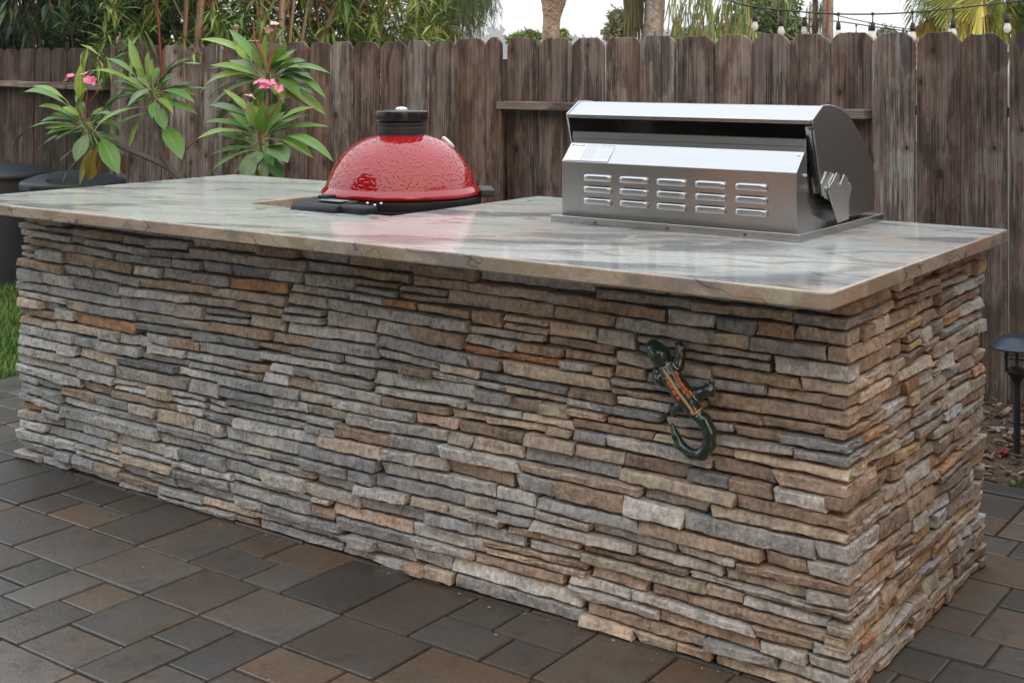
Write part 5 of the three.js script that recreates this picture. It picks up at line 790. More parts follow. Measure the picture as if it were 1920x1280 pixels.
// three bushy shrubs with bare tan canes
function caneShrub(label, px, depth, w, seed, canes, cols, dens) {
  const b = at(px, 106, depth), k = thing('cane_shrub', label, 'shrub', [b.x, -0.06, b.z]), r = rng(seed), lv = new Leaves(), right = V(1, 0, 0).applyQuaternion(camera.quaternion).setY(0).normalize();
  const Q = (x, y, o = 0) => at(x, y, depth + o).sub(k.position);
  for (const [x0, x1, rad, o] of canes) { const t = Q(x1, -60, o), m = Q((x0 * 1.6 + x1) / 2.6, 40, o), f = Q(x0, 120, o), g = V(f.x * 0.9, 0, f.z * 0.9); part('cane', taperTube([g, g.clone().lerp(f, 0.6).add(V(0.02, 0, 0.02)), f, m, t, t.clone().add(V(0.1 * (r() - 0.5), 0.8, 0.1 * (r() - 0.5)))], [rad * 1.3, rad * 1.2, rad, rad * 0.9, rad * 0.75, rad * 0.4], 24, 8, 0.12), barkMats.tan, k);
    for (let q = 0; q < 4; q++) { const p = f.clone().lerp(t, 0.15 + 0.7 * r()), e = p.clone().add(V(0.35 * (r() - 0.5), 0.18 + 0.25 * r(), 0.35 * (r() - 0.5))); part('twig', taperTube([p, p.clone().lerp(e, 0.5).add(V(0, -0.02, 0)), e], [rad * 0.45, rad * 0.35, rad * 0.2], 8, 6), barkMats.tan, k); } }
  for (let i = 0; i < dens; i++) {
    const x = (r() * 2 - 1), p = right.clone().multiplyScalar(x * w).add(V(0, 1.42 + 1.5 * Math.pow(r(), 1.3), 0)).addScaledVector(towards, (r() * 2 - 1.15) * 0.7);
    const n = 9 + Math.floor(7 * r()), ax = unit(r).add(V(0, 0.3, 0)).normalize(), bright = clamp(0.35 + 0.8 * (r() - 0.5));
    for (let j = 0; j < n; j++) { const d = ax.clone().multiplyScalar(0.45).addScaledVector(unit(r), 0.8).add(V(0, -0.42, 0)).normalize(), c = r() < 0.07 ? tone(r, [0.34, 0.26, 0.12], [0.45, 0.38, 0.20]) : mix3(tone(r, cols[0], cols[1]), tone(r, cols[1], cols[2]), bright); lv.add(p.clone().addScaledVector(unit(r), 0.03), d, V(0, 1, 0).addScaledVector(unit(r), 0.5), 0.11 + 0.11 * r(), 0.013 + 0.013 * r(), 0.02, c); }
  }
  part('crown', lv.geo(), leafVC, k);
}
const gcol = [[0.030, 0.072, 0.014], [0.13, 0.25, 0.040], [0.40, 0.52, 0.12]];
caneShrub('leafy green shrub with bare tan canes just right of the red stake', 385, 8.2, 0.62, 41, [[345, 352, 0.018, -0.1], [368, 382, 0.028, -0.15], [396, 402, 0.014, -0.1]], gcol, 430);
caneShrub('leafy green shrub with bare tan canes above the bushy plumeria', 545, 8.6, 0.62, 42, [[484, 491, 0.022, -0.6], [524, 531, 0.024, -0.6], [515, 560, 0.010, -0.4], [560, 590, 0.012, -0.5], [505, 470, 0.009, -0.5], [540, 556, 0.013, -0.5]], gcol, 400);
caneShrub('tall yellow-green shrub with slanting tan canes above the red grill', 705, 9.0, 0.50, 43, [[588, 660, 0.020, -0.6], [600, 640, 0.012, -0.5], [640, 700, 0.014, -0.5], [700, 735, 0.009, -0.4], [760, 840, 0.010, -0.3]], [[0.034, 0.07, 0.016], [0.15, 0.25, 0.040], [0.42, 0.50, 0.12]], 440);
// feathery weeping tree
{
  const b = at(880, 106, 10.5), k = thing('weeping_tree', 'feathery weeping tree with thin hanging green needles left of the bare sky', 'tree', [b.x, -0.06, b.z]), r = rng(52), lv = new Leaves();
  const Q = (x, y, o = 0) => at(x, y, 10.5 + o).sub(k.position);
  part('trunk', taperTube([V(-0.5, -0.1, 0), Q(830, 150), Q(835, 60), Q(850, -60), Q(860, -240)], [0.07, 0.06, 0.055, 0.04, 0.015], 16, 9, 0.1), barkMats.brown, k);
  for (let i = 0; i < 8; i++) { const s = Q(845 + 4 * r(), -40 - 25 * i), e = Q(805 + 120 * r(), -20 - 70 * r(), (r() - 0.5)); part('limb', taperTube([s, s.clone().lerp(e, 0.5).add(V(0, 0.12, 0)), e], [0.02, 0.012, 0.005], 8, 6), barkMats.brown, k); }
  for (let i = 0; i < 640; i++) { const x = 770 + 165 * Math.pow(r(), 1.5), s = Q(x, -70 + 110 * r() - Math.max(0, x - 850) * 1.0, (r() - 0.5) * 1.2), n = 10, dx = (r() - 0.35) * 0.25; let p = s.clone(); const pts = [p.clone()]; for (let j = 0; j < 5; j++) { p = p.clone().add(V(dx * 0.10, -0.055 - 0.015 * r(), -dx * 0.06 + 0.02 * (r() - 0.5))); pts.push(p); } const c = tone(r, [0.05, 0.095, 0.03], [0.15, 0.20, 0.08]); lv.strip(pts, 0.005, c);
    for (let j = 0; j < 22; j++) { const q = pts[Math.floor(r() * 5)].clone(), d = V((r() - 0.5) * 0.8, -0.9, (r() - 0.5) * 0.8).normalize(); lv.add(q, d, unit(r), 0.07 + 0.07 * r(), 0.0045, 0.01, tone(r, [0.05, 0.095, 0.03], [0.17, 0.22, 0.09])); } }
  part('crown', lv.geo(), leafVC, k);
}
// palms
function ringTrunk(pts, radii, ringGap, seed, seg = 60, rad = 16) {
  const c = new THREE.CatmullRomCurve3(pts), len = c.getLength(), g = new THREE.TubeGeometry(c, seg, 1, rad, false), p = g.attributes.position;
  for (let i = 0; i <= seg; i++) { const t = i / seg, f = t * (radii.length - 1), q = Math.min(radii.length - 2, Math.floor(f)), base = lerp(radii[q], radii[q + 1], f - q), o = c.getPointAt(t), ph = (t * len / ringGap) % 1, rr = base * (1 + 0.05 * (ph - 0.5) + 0.03 * n1(t * 90, seed)); for (let j = 0; j <= rad; j++) { const m = i * (rad + 1) + j, w = rr * (1 + 0.05 * (hash(i >> 1, j % rad, seed) - 0.5)); p.setXYZ(m, o.x + (p.getX(m) - o.x) * w, o.y + (p.getY(m) - o.y) * w, o.z + (p.getZ(m) - o.z) * w); } }
  { const uv = g.attributes.uv; for (let i = 0; i < uv.count; i++) uv.setXY(i, uv.getY(i) * 2, uv.getX(i) * len * 1.6); }
  g.computeVertexNormals(); return g;
}
function feather(k, a, mid, tip, nL, len, cols, r, w = 0.018) {   // one feather frond: rachis and hanging leaflets
  const c = new THREE.CatmullRomCurve3([a, mid, tip]), lv = new Leaves(), pts = c.getPoints(14); lv.strip(pts, 0.02, [0.16, 0.17, 0.06]); lv.strip(pts.map(p => p.clone().add(V(0.006, 0.004, 0.006))), 0.02, [0.16, 0.17, 0.06]);
  for (let i = 0; i < nL; i++) { const t = 0.1 + 0.9 * i / nL, p = c.getPoint(t), tg = c.getTangent(t), s = V().crossVectors(tg, V(0, 1, 0)).normalize().multiplyScalar(i % 2 ? 1 : -1), l = len * (0.55 + 0.6 * Math.sin(Math.PI * clamp(t))) * (0.8 + 0.4 * r()), e = s.clone().multiplyScalar(0.5).addScaledVector(tg, 0.35).add(V(0.2 * (r() - 0.5), -0.25, 0.2 * (r() - 0.5))).normalize(); const q1 = p.clone().addScaledVector(e, l * 0.3), q2 = q1.clone().add(V(e.x * l * 0.18, -l * 0.26, e.z * l * 0.18)), q3 = q2.clone().add(V(e.x * l * 0.06, -l * 0.34, e.z * l * 0.06)); lv.strip([p, q1, q2, q3], w * (0.7 + 0.5 * r()), r() < 0.13 ? tone(r, [0.34, 0.27, 0.12], [0.46, 0.38, 0.20]) : tone(r, cols[0], cols[1], 0.25)); }
  part('frond', lv.geo(), leafVC, k);
}
{ // peach-coloured palm trunk with a swollen crown base
  const D = 13, b = at(1034, 106, D), k = thing('palm_tree', 'peach-brown ringed palm trunk swelling under its crown, against bare sky', 'palm', [b.x, -0.06, b.z]), Q = (x, y, o = 0) => at(x, y, D + o).sub(k.position), r = rng(61), m = D / LENS;
  const bm = std({ color: rgb(0.88, 0.64, 0.50), map: barkMap, roughness: 0.9, bumpMap: barkBump, bumpScale: 0.02 });
  part('trunk', ringTrunk([V(0.05, -0.1, 0), Q(1031, 160), Q(1032, 80), Q(1035, 32)], [22 * m, 20 * m, 17.5 * m, 16.5 * m], 0.045, 5, 70), bm, k);
  part('crown_base', ringTrunk([Q(1035, 33), Q(1036, 20), Q(1038, 0), Q(1039, -30), Q(1040, -75)], [16.5 * m, 23 * m, 27 * m, 25 * m, 16 * m], 0.09, 6, 40), bm, k);
  for (let i = 0; i < 9; i++) { const a = i * 0.7 + 0.2, s = Q(1040, -72), dx = V(Math.cos(a), 0, Math.sin(a)); feather(k, s, s.clone().addScaledVector(dx, 0.7).add(V(0, 0.75, 0)), s.clone().addScaledVector(dx, 1.6).add(V(0, 0.55, 0)), 46, 0.34, [[0.06, 0.10, 0.03], [0.14, 0.20, 0.05]], r); }
}
{ // grey queen palm leaning at the middle, its fronds hanging to the right
  const D = 11, b = at(1225, 106, D), k = thing('palm_tree', 'leaning grey palm trunk with long fronds hanging to its right', 'palm', [b.x, -0.06, b.z]), Q = (x, y, o = 0) => at(x, y, D + o).sub(k.position), r = rng(62), m = D / LENS;
  part('trunk', ringTrunk([V(-0.05, -0.1, 0), Q(1218, 160), Q(1221, 90), Q(1227, 30), Q(1228, -60), Q(1226, -220)], [29 * m, 28 * m, 25 * m, 20 * m, 17 * m, 15 * m], 0.07, 8, 80), barkMats.grey, k);
  for (const [a, mid, t, n, l] of [[[1226, -215], [1290, -180, -0.2], [1345, 78, -0.3], 70, 0.42], [[1226, -215], [1330, -190, 0.2], [1420, 66, 0.1], 76, 0.45], [[1226, -215], [1310, -230, 0.6], [1385, 40, 0.9], 70, 0.45], [[1226, -215], [1280, -240, -0.5], [1295, 60, -0.9], 60, 0.45], [[1226, -215], [1370, -230, 0], [1480, 20, 0.1], 76, 0.46], [[1226, -215], [1170, -240, 0.4], [1110, -120, 0.6], 60, 0.4], [[1226, -215], [1220, -290, 1], [1230, -120, 1.6], 60, 0.45], [[1226, -215], [1190, -270, -0.6], [1160, -150, -1.0], 50, 0.4]]) feather(k, Q(...a), Q(...mid), Q(...t), n, l, [[0.10, 0.18, 0.045], [0.30, 0.38, 0.13]], r);
  { const lv = new Leaves(); for (let i = 0; i < 360; i++) { const x = 1172 + 34 * r(), s = Q(x + 6 * (r() - 0.5), -90 + 120 * r(), 0.15 * (r() - 0.5)); lv.strip([s, s.clone().add(V(0.02 * (r() - 0.5), -0.09, 0)), s.clone().add(V(0.04 * (r() - 0.5), -0.20 - 0.10 * r(), 0.02 * (r() - 0.5)))], 0.014, tone(r, [0.045, 0.055, 0.02], [0.20, 0.18, 0.07], 0.2)); } part('dead_fronds', lv.geo(), leafVC, k); }
  { const lv = new Leaves(); for (let i = 0; i < 210; i++) { const x = 1255 + 150 * r(), s = Q(x, -50 + 110 * r(), 0.4 * (r() - 0.5)), dx = 0.25 * (r() - 0.5); lv.strip([s, s.clone().add(V(dx * 0.4, -0.12, 0)), s.clone().add(V(dx, -0.27 - 0.12 * r(), 0.03))], 0.013, r() < 0.3 ? tone(r, [0.36, 0.28, 0.13], [0.5, 0.42, 0.24]) : tone(r, [0.10, 0.18, 0.045], [0.28, 0.36, 0.12])); } part('low_fronds', lv.geo(), leafVC, k); }
}
{ // slim palm with an orange-streaked trunk
  const D = 12, b = at(1552, 106, D), k = thing('palm_tree', 'slim grey palm trunk with an orange streak behind the string lights', 'palm', [b.x, -0.06, b.z]), Q = (x, y, o = 0) => at(x, y, D + o).sub(k.position), r = rng(63), m = D / LENS;
  part('trunk', ringTrunk([V(0, -0.1, 0), Q(1551, 150), Q(1552, 60), Q(1553, -60), Q(1553, -240)], [12 * m, 11.5 * m, 11 * m, 10.5 * m, 10 * m], 0.06, 9, 60, 12), barkMats.grey, k);
  part('orange_sheath', taperTube([Q(1551, 70, -0.06), Q(1553, 30, -0.065), Q(1554, 0, -0.065), Q(1555, -80, -0.06)], [0.010, 0.012, 0.014, 0.016], 14, 6, 0.2), std({ color: rgb(0.40, 0.12, 0.045), roughness: 0.8 }), k);
  for (const x of [1526, 1531]) part('hanging_stalk', taperTube([Q(x, 78), Q(x + 1, 20), Q(x - 2, -60), Q(x + 8, -200)], [0.012, 0.014, 0.014, 0.02], 14, 6, 0.25), barkMats.dark, k);
  { const lv = new Leaves(); for (let i = 0; i < 60; i++) { const s = Q(1512 + 30 * r(), 0 + 40 * r(), 0.1 * (r() - 0.5)); lv.strip([s, s.clone().add(V(0.02 * (r() - 0.5), -0.10, 0)), s.clone().add(V(0.05 * (r() - 0.5), -0.2, 0))], 0.007, tone(r, [0.10, 0.09, 0.05], [0.25, 0.22, 0.12])); } part('dead_fronds', lv.geo(), leafVC, k); }
  for (let i = 0; i < 8; i++) { const a = i * 0.8 + 0.5, s = Q(1553, -235), dx = V(Math.cos(a), 0, Math.sin(a)); feather(k, s, s.clone().addScaledVector(dx, 0.7).add(V(0, 0.6, 0)), s.clone().addScaledVector(dx, 1.5).add(V(0, 0.35, 0)), 40, 0.34, [[0.06, 0.10, 0.03], [0.14, 0.20, 0.05]], r); }
}
{ // fan palm at the upper right
  const D = 10.5, b = at(1832, 106, D), k = thing('fan_palm', 'bushy fan palm with yellowing fronds and shaggy trunk at the upper right', 'palm', [b.x, -0.06, b.z]), Q = (x, y, o = 0) => at(x, y, D + o).sub(k.position), r = rng(64), m = D / LENS;
  part('trunk', ringTrunk([V(0, -0.1, 0), Q(1832, 160), Q(1834, 60), Q(1838, -40)], [30 * m, 29 * m, 26 * m, 20 * m], 0.08, 12, 50), barkMats.brown, k);
  { const lv = new Leaves(); for (let i = 0; i < 700; i++) { const a = r() * 6.28, rad = (22 + 24 * r()) * m, y = -40 + 95 * r(), c0 = Q(1834, y), s = c0.clone().add(V(Math.cos(a) * rad * 0.7, 0, Math.sin(a) * rad * 0.7)), o = V(Math.cos(a), 0, Math.sin(a)); lv.strip([s, s.clone().addScaledVector(o, 0.04).add(V(0, -0.10, 0)), s.clone().addScaledVector(o, 0.05).add(V(0.03 * (r() - 0.5), -0.24 - 0.12 * r(), 0.03 * (r() - 0.5)))], 0.010, tone(r, [0.42, 0.26, 0.15], [0.75, 0.50, 0.32], 0.2)); } part('dead_skirt', lv.geo(), leafVC, k); }
  const fan = (px, py, o, dirx, diry, dz, L, hue) => {   // a pleated fan on its stalk
    const hub = Q(px, py, o), cr = Q(1836, -35), lv = new Leaves(), N = 30; lv.strip([cr, cr.clone().lerp(hub, 0.5).add(V(0, 0.04, 0)), hub], 0.018, [0.20, 0.20, 0.06]);
    const right = V(1, 0, 0).applyQuaternion(camera.quaternion), ax = right.clone().multiplyScalar(dirx).add(V(0, -diry, 0)).addScaledVector(towards, dz).normalize(), nrm = V().crossVectors(ax, towards.clone().add(V(0, 0.7, 0))).normalize(), sd = nrm;
    for (let i = 0; i < N; i++) { const a = lerp(-1.55, 1.55, i / (N - 1)) + 0.03 * (r() - 0.5), d = ax.clone().multiplyScalar(Math.cos(a)).addScaledVector(sd, Math.sin(a)).normalize(), l = L * (0.75 + 0.25 * Math.cos(a)) * (0.85 + 0.25 * r()), p1 = hub.clone().addScaledVector(d, l * 0.45), p2 = hub.clone().addScaledVector(d, l * 0.8).add(V(0, -0.10 * l, 0)), p3 = hub.clone().addScaledVector(d, l).add(V(0, -0.34 * l, 0)); const c = hue === 'y' ? tone(r, [0.30, 0.32, 0.05], [0.60, 0.54, 0.11]) : hue === 'o' ? tone(r, [0.40, 0.25, 0.03], [0.60, 0.38, 0.04]) : tone(r, [0.09, 0.16, 0.03], [0.30, 0.38, 0.08]); lv.strip([hub, p1, p2, p3], 0.026, c); lv.strip([hub, p1.clone().add(V(0, -0.006, 0.006)), p2], 0.02, c); }
    part('frond', lv.geo(), leafVC, k);
  };
  for (const f of [[1770, -12, -0.2, -0.9, 0.5, 0.2, 0.34, 'g'], [1800, -8, -0.35, -0.45, 0.9, 0.4, 0.36, 'y'], [1842, -5, -0.45, 0.1, 1, 0.45, 0.36, 'y'], [1880, -10, -0.3, 0.5, 0.9, 0.3, 0.38, 'g'], [1905, -20, -0.1, 0.8, 0.7, 0.1, 0.40, 'g'], [1752, 5, 0.1, -0.6, 0.8, 0, 0.28, 'y'], [1745, 20, 0.0, -0.35, 1, 0.1, 0.22, 'o'], [1815, 18, -0.4, -0.1, 1, 0.4, 0.30, 'y'], [1890, 15, -0.25, 0.35, 1, 0.3, 0.32, 'g'], [1920, 0, 0.1, 0.9, 0.6, 0, 0.36, 'g'], [1860, -40, 0.2, 0.3, -0.4, 0, 0.45, 'g'], [1800, -50, 0.2, -0.5, -0.5, 0, 0.45, 'g'], [1910, -55, 0.2, 0.8, -0.4, 0, 0.45, 'g'], [1760, -45, 0.1, -0.9, -0.1, 0.1, 0.42, 'g'], [1840, -60, 0.6, 0.1, -0.9, -0.4, 0.45, 'g'], [1780, -30, 0.6, -0.7, 0.3, -0.4, 0.42, 'g'], [1900, -30, 0.6, 0.7, 0.4, -0.4, 0.42, 'g'], [1905, 35, 0.2, 0.5, 1, 0, 0.34, 'g'], [1865, 20, 0.3, 0.2, 1, -0.1, 0.30, 'g']]) fan(...f);
}
// soft round trees further off
function roundTree(name, label, px, py, depth, rx, ry, seed, cols, n, leaf, group) {
  const c = at(px, py, depth), k = thing(name, label, 'tree', [c.x, -0.06, c.z], group), r = rng(seed), lv = new Leaves(), cy = c.y + 0.06;
  part('trunk', taperTube([V(0, -0.1 - Math.max(0, 1 - cy), 0), V(0.03, cy * 0.5, 0), V(0, cy, 0)], [rx * 0.10, rx * 0.08, rx * 0.04], 8, 8, 0.1), barkMats.brown, k);
  const cl = []; for (let i = 0; i < 26; i++) { const u = unit(r), q = Math.cbrt(0.25 + 0.75 * r()); cl.push([V(u.x * rx * q * 0.8, cy + u.y * ry * q * 0.8, u.z * rx * q * 0.8), (0.22 + 0.2 * r())]); }
  for (let i = 0; i < n; i++) { const [p, s] = cl[Math.floor(r() * cl.length)], u = unit(r), q = p.clone().add(V(u.x * rx * s, u.y * ry * s, u.z * rx * s).multiplyScalar(Math.cbrt(r()))); lv.add(q, unit(r).add(V(0, -0.3, 0)).normalize(), unit(r), leaf * (0.6 + 0.8 * r()), leaf * 0.45, leaf * 0.15, tone(r, cols[0], cols[1], 0.25)); }
  part('crown', lv.geo(), leafVC, k);
}
roundTree('broadleaf_tree', 'soft green tree behind the string lights, right of the hanging fronds', 1440, 40, 19, 0.62, 0.55, 71, [[0.055, 0.095, 0.025], [0.14, 0.20, 0.06]], 5200, 0.09);
roundTree('broadleaf_tree', 'dark grey-green feathery tree top at the start of the string lights', 1440, -25, 24, 0.85, 0.45, 72, [[0.05, 0.085, 0.045], [0.10, 0.14, 0.075]], 4200, 0.08);
roundTree('broadleaf_tree', 'small olive tree just left of the leaning grey palm', 1163, 58, 16, 0.22, 0.30, 73, [[0.12, 0.14, 0.06], [0.25, 0.25, 0.12]], 2600, 0.06);
roundTree('broadleaf_tree', 'low bright green bush between fence and peach-coloured palm trunk', 985, 74, 15, 0.20, 0.13, 74, [[0.14, 0.21, 0.04], [0.24, 0.31, 0.08]], 2000, 0.055);
roundTree('broadleaf_tree', 'low bright green bush just right of the peach-coloured palm trunk', 1056, 74, 15, 0.11, 0.11, 78, [[0.14, 0.21, 0.04], [0.24, 0.31, 0.08]], 1200, 0.055);
roundTree('broadleaf_tree', 'low grey-green shrub in the gap left of the fan palm', 1745, 55, 34, 0.35, 0.42, 75, [[0.08, 0.11, 0.06], [0.14, 0.17, 0.09]], 1800, 0.10);
roundTree('broadleaf_tree', 'tiny distant palm-like tree top seen through the string lights', 1664, 66, 60, 0.45, 0.40, 76, [[0.08, 0.12, 0.06], [0.16, 0.2, 0.09]], 900, 0.22);
roundTree('broadleaf_tree', 'olive green bush behind the hanging fronds of the leaning palm', 1345, 75, 17, 0.7, 0.24, 77, [[0.09, 0.12, 0.04], [0.19, 0.22, 0.08]], 3600, 0.08);
// hills and the wood on them
{
  const right = V(1, 0, 0).applyQuaternion(camera.quaternion).setY(0).normalize(), fw = towards.clone().multiplyScalar(-1);
  const ridge = (D, base, amp, seed, name, col) => { const pos = [], N = 140, f = i => { const s = (i / N * 2 - 1) * D * 0.75, p = CAM.clone().addScaledVector(fw, D + 0.02 * Math.abs(s)).addScaledVector(right, s); return [p, base + amp * n1(i * 0.21, seed) + amp * 0.4 * n1(i * 0.7, seed + 1)]; };
    for (let i = 0; i < N; i++) { const [a, ha] = f(i), [b, hb] = f(i + 1), row = (p, h, k) => V(p.x, [-6, h * 0.55, h, h * 0.9][k], p.z).addScaledVector(fw, [-0.35, -0.12, 0, 0.2][k] * D * 0.5); for (let k = 0; k < 3; k++) { const A = row(a, ha, k), B = row(b, hb, k), C = row(b, hb, k + 1), E = row(a, ha, k + 1); pos.push(...A, ...B, ...C, ...A, ...C, ...E); } }
    struct(name, fromTris(pos), std({ color: rgb(...col), roughness: 1 })); return f; };
  const f1 = ridge(900, 17.0, 4.5, 6, 'hills', [0.12, 0.13, 0.10]);
  const r = rng(88), N = 620, lv = new Leaves(); for (let i = 0; i < 90; i++) lv.add(unit(r).multiplyScalar(0.72), unit(r), unit(r), 0.6, 0.5, 0.1, [1, 1, 1]);
  const im = new THREE.InstancedMesh(lv.geo(), std({ color: 0xffffff, vertexColors: true, roughness: 1, side: THREE.DoubleSide }), N), m = new THREE.Matrix4();
  for (let i = 0; i < N; i++) { const t = 40 + 60 * r(), [p, h] = f1(t), back = r(), s = 2.2 + 5.2 * r() * r(), q = p.clone().addScaledVector(fw, -back * 160); m.compose(V(q.x, h * (1 - 0.45 * back * 0.9) + s * 0.5, q.z), new THREE.Quaternion(), V(s * (0.7 + 0.6 * r()), s * (0.8 + 0.9 * r()), s)); im.setMatrixAt(i, m); const c = tone(r, [0.05, 0.075, 0.045], [0.10, 0.13, 0.075]); im.setColorAt(i, rgb(...c)); }
  im.name = 'distant_wood'; im.userData = { kind: 'stuff', label: 'hazy far-off wood along the hills', category: 'wood' }; scene.add(im);
}
// neighbour's house: tiled roof showing over the fence
{
  const D = 26, c = at(1650, 106, D), k = thing('tiled_roof_house', 'neighbouring house whose terracotta tiled roof peeps over the fence', 'house', [c.x, -0.06, c.z]), right = V(1, 0, 0).applyQuaternion(camera.quaternion).setY(0).normalize();
  k.rotation.y = Math.atan2(-right.z, right.x) + 0.0; const m = D / LENS, yr = at(1650, 66, D).y;
  part('wall', box(2.6, yr - 0.4, 3, 0, (yr - 0.4) / 2, -1.2), std({ color: rgb(0.42, 0.36, 0.29), roughness: 0.95 }), k);
  const tile = new THREE.CylinderGeometry(0.055, 0.06, 0.30, 8, 1, true, 0, Math.PI); tile.rotateZ(0); tile.rotateX(Math.PI / 2 + 0.36); tile.rotateY(0);
  const tm = [[0.42, 0.20, 0.11], [0.36, 0.17, 0.10], [0.48, 0.26, 0.16]].map(q => std({ color: rgb(...q), roughness: 0.85, side: THREE.DoubleSide })), roof = part('roof', merge([box(2.9, 0.03, 1.7, 0, 0, 0)].map(g => { g.rotateX(0.36); g.translate(0, yr - 0.34, 0.30); return g; })), tm[1], k);
  const r = rng(4); for (let j = 0; j < 6; j++) for (let i = 0; i < 22; i++) { const t = part('tile', tile, tm[Math.floor(r() * 3)], roof); t.rotation.y = 0; t.position.set(-1.38 + i * 0.131, yr - 0.06 - 0.088 * j, -0.40 + 0.235 * j); }
}
// ------------------------------------------------------------------ string lights
{
  const cable = (pix, D, rad, label, bulbs, drop) => {
    const k = thing('string_light', label, 'string lights', [0, 0, 0]), pts = pix.map(([x, y]) => at(x, y, D)), cv = new THREE.CatmullRomCurve3(pts); k.position.copy(pts[0]);
    const loc = p => p.clone().sub(k.position);
    part('cable', tube(pts.map(loc), rad, 60, 6), blackMat, k);
    const m = D / LENS;
    for (const [x, y0, y1, s] of bulbs) {   // hook at y0, socket from y1
      const a = loc(at(x, y0, D)), b = loc(at(x, y1, D)), g = part('pendant', tube([a, a.clone().lerp(b, 0.5), b], 0.004 * s, 6, 6), blackMat, k);
      const hk = new THREE.SphereGeometry(0.012 * s, 10, 8); hk.translate(a.x, a.y, a.z); part('clip', hk, blackMat, g);
      const so = lathe([[0.0001, 0.004], [0.008, 0.004], [0.014, -0.010], [0.0165, -0.03], [0.0165, -0.055], [0.0001, -0.055]], 14); so.scale(s, s, s); so.translate(b.x, b.y, b.z); part('socket', so, blackMat, g);
      const bu = lathe([[0.012, -0.055], [0.017, -0.066], [0.0235, -0.085], [0.0245, -0.098], [0.019, -0.113], [0.008, -0.121], [0.0001, -0.1225]], 18); bu.scale(s, s, s); bu.translate(b.x, b.y, b.z); part('bulb', bu, phy({ color: rgb(0.92, 0.90, 0.87), transmission: 0.55, thickness: 0, roughness: 0.5, side: THREE.DoubleSide }), g);
    }
  };
  cable([[1330, -14], [1390, 8], [1480, 20], [1572, 26], [1650, 26], [1712, 23], [1770, 18], [1850, 9], [1925, 0], [1990, -12]], 9.0, 0.0052, 'nearest string of clear bulb lights sagging over the fence', [[1416, 13, 26, 0.95], [1465, 19, 34, 1], [1572.5, 26, 41, 1], [1637, 26, 42, 1.05], [1712, 23, 43, 1.05], [1788, 17, 37, 1.05], [1889.5, 4, 27, 1.05]], 0);
  cable([[1330, -14], [1390, 8], [1508, 34], [1580, 41], [1640, 50], [1700, 58], [1790, 68], [1900, 76]], 12.0, 0.005, 'farther string of bulb lights running lower behind the fence tops', [[1508.5, 34, 36, 1.2], [1606, 48, 60, 0.9], [1700, 58, 60, 0.9]], 0);
  cable([[1560, 26], [1600, 36], [1680, 51], [1750, 60], [1860, 66]], 14.0, 0.005, 'thin farthest string light cable dipping toward the fan palm', [[1631, 43, 49, 0.9], [1694, 53, 55, 0.8]], 0);
}

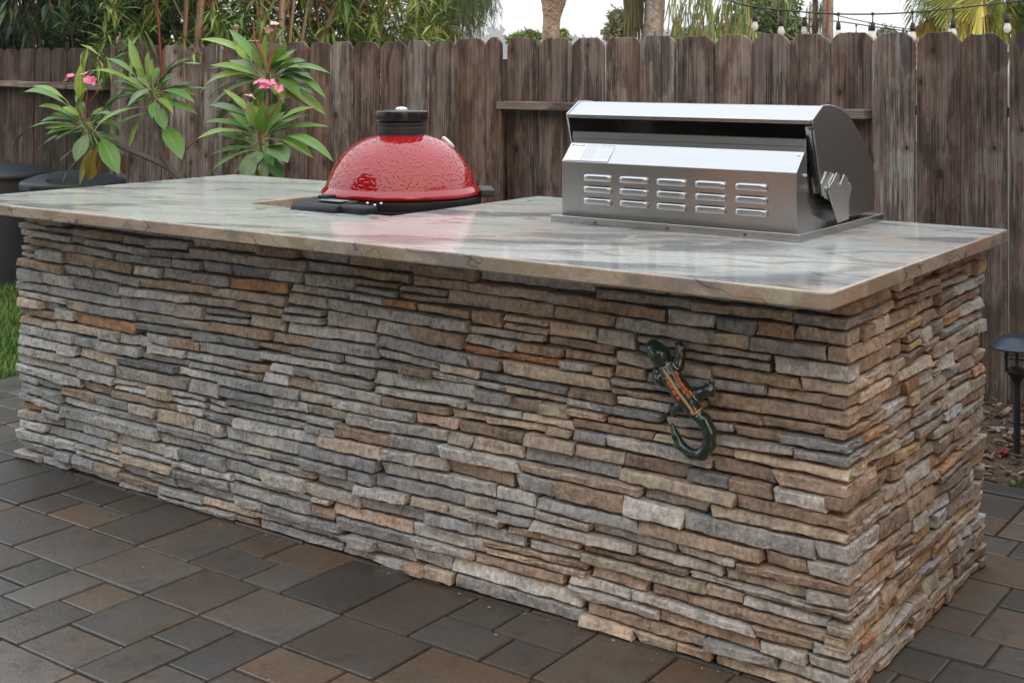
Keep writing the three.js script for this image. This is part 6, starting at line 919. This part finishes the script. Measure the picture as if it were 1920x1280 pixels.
// ------------------------------------------------------------------ the house behind the camera, which the glossy grills and the countertop mirror
{
  const stucco = std({ color: rgb(0.42, 0.36, 0.29), roughness: 0.95, bumpMap: grainBump, bumpScale: 0.002 }), trim = std({ color: rgb(0.5, 0.48, 0.44), roughness: 0.7 }), glass = std({ color: rgb(0.03, 0.035, 0.04), roughness: 0.08 }), rf = std({ color: rgb(0.20, 0.12, 0.08), roughness: 0.9 });
  const k = thing('stucco_house', 'tan stucco house standing behind the viewer across the patio', 'house', [0, 0, 0]);
  part('wall', box(7.6, 2.9, 3.6, 1.52, 1.45, 7.8), stucco, k);
  part('roof', box(7.6, 0.18, 4.3, 1.77, 2.99, 7.7), rf, k);
  for (const [x, y, z, w, h] of [[0.9, 1.15, 6.0, 2.4, 2.1]]) { const f = part('window', box(w + 0.12, h + 0.12, 0.05, x, y, z - 0.028), trim, k); part('pane', box(w, h, 0.02, x, y, z - 0.066), glass, f); }
  { const t = thing('shade_tree', 'round leafy shade tree on the near side of the yard, behind the viewer', 'tree', [-4.3, -0.06, 4.9]), q = rng(909), lv = new Leaves(); part('trunk', taperTube([V(0, -0.1, 0), V(0.05, 1.0, 0), V(0, 2.4, 0.1), V(0.1, 4.4, 0)], [0.17, 0.14, 0.12, 0.05], 14, 10, 0.1), barkMats.brown, t);
    for (let i = 0; i < 15000; i++) { const u = unit(q), d = Math.cbrt(0.35 + 0.65 * q()) * (0.86 + 0.14 * n1(u.x * 3 + u.y * 5 + 9, 3)); lv.add(V(u.x * 2.9 * d, 3.7 + u.y * 2.9 * d, u.z * 1.8 * d), unit(q).add(V(0, -0.4, 0)).normalize(), unit(q), 0.20 + 0.14 * q(), 0.10, 0.03, tone(q, [0.03, 0.06, 0.018], [0.08, 0.13, 0.04])); }
    part('crown', lv.geo(), leafVC, t); }
  const pc = thing('patio_cover', 'timber patio cover with a boarded roof on posts, behind the viewer', 'patio cover', [0, 0, 0]), timber = std({ color: rgb(0.30, 0.21, 0.14), map: woodMap, roughness: 0.8 });
  part('roof', box(4.6, 0.06, 3.1, 2.6, 2.72, 4.4), timber, pc); for (let x = 0.5; x < 4.9; x += 0.6) part('rafter', box(0.05, 0.14, 3.06, x, 2.618, 4.4), timber, pc); part('beam', box(4.7, 0.18, 0.1, 2.6, 2.45, 3.0), timber, pc); for (const x of [0.45, 4.75]) part('post', box(0.12, 2.36, 0.12, x, 1.18, 3.0), timber, pc);
  const sw = thing('side_wall', 'added terracotta wall out of view that blocks sky light from the right end of the island', 'wall', [1.7, 0, -1.0]); part('wall_face', box(0.2, 2.6, 3.2, 0, 1.3, 0), std({ color: rgb(0.40, 0.24, 0.14), roughness: 0.95, bumpMap: grainBump, bumpScale: 0.002 }), sw); part('coping', box(0.28, 0.06, 3.3, 0, 2.63, 0), rf, sw);  // unseen wall, added to keep sky light off the stone's right end
  const p = thing('added_urn', 'added tall terracotta urn out of view, put there for an orange reflection in the steel grill', 'urn', [-1.95, 0, 2.3]); part('urn_body', lathe([[0.0001, 0], [0.14, 0], [0.15, 0.03], [0.20, 0.25], [0.25, 0.60], [0.25, 0.85], [0.20, 1.08], [0.17, 1.14], [0.19, 1.18], [0.21, 1.20], [0.21, 1.23], [0.17, 1.23], [0.15, 1.10], [0.0001, 1.05]], 48), std({ color: rgb(0.62, 0.24, 0.10), roughness: 0.75, bumpMap: grainBump, bumpScale: 0.001 }), p);  // made-up urn, added so the steel panel mirrors something orange
}
scene.fog = new THREE.FogExp2(rgb(0.86, 0.90, 0.93), 0.0010);

scene.traverse(o => { if (o.isMesh) { o.castShadow = true; o.receiveShadow = true; } });
renderer.render(scene, camera);
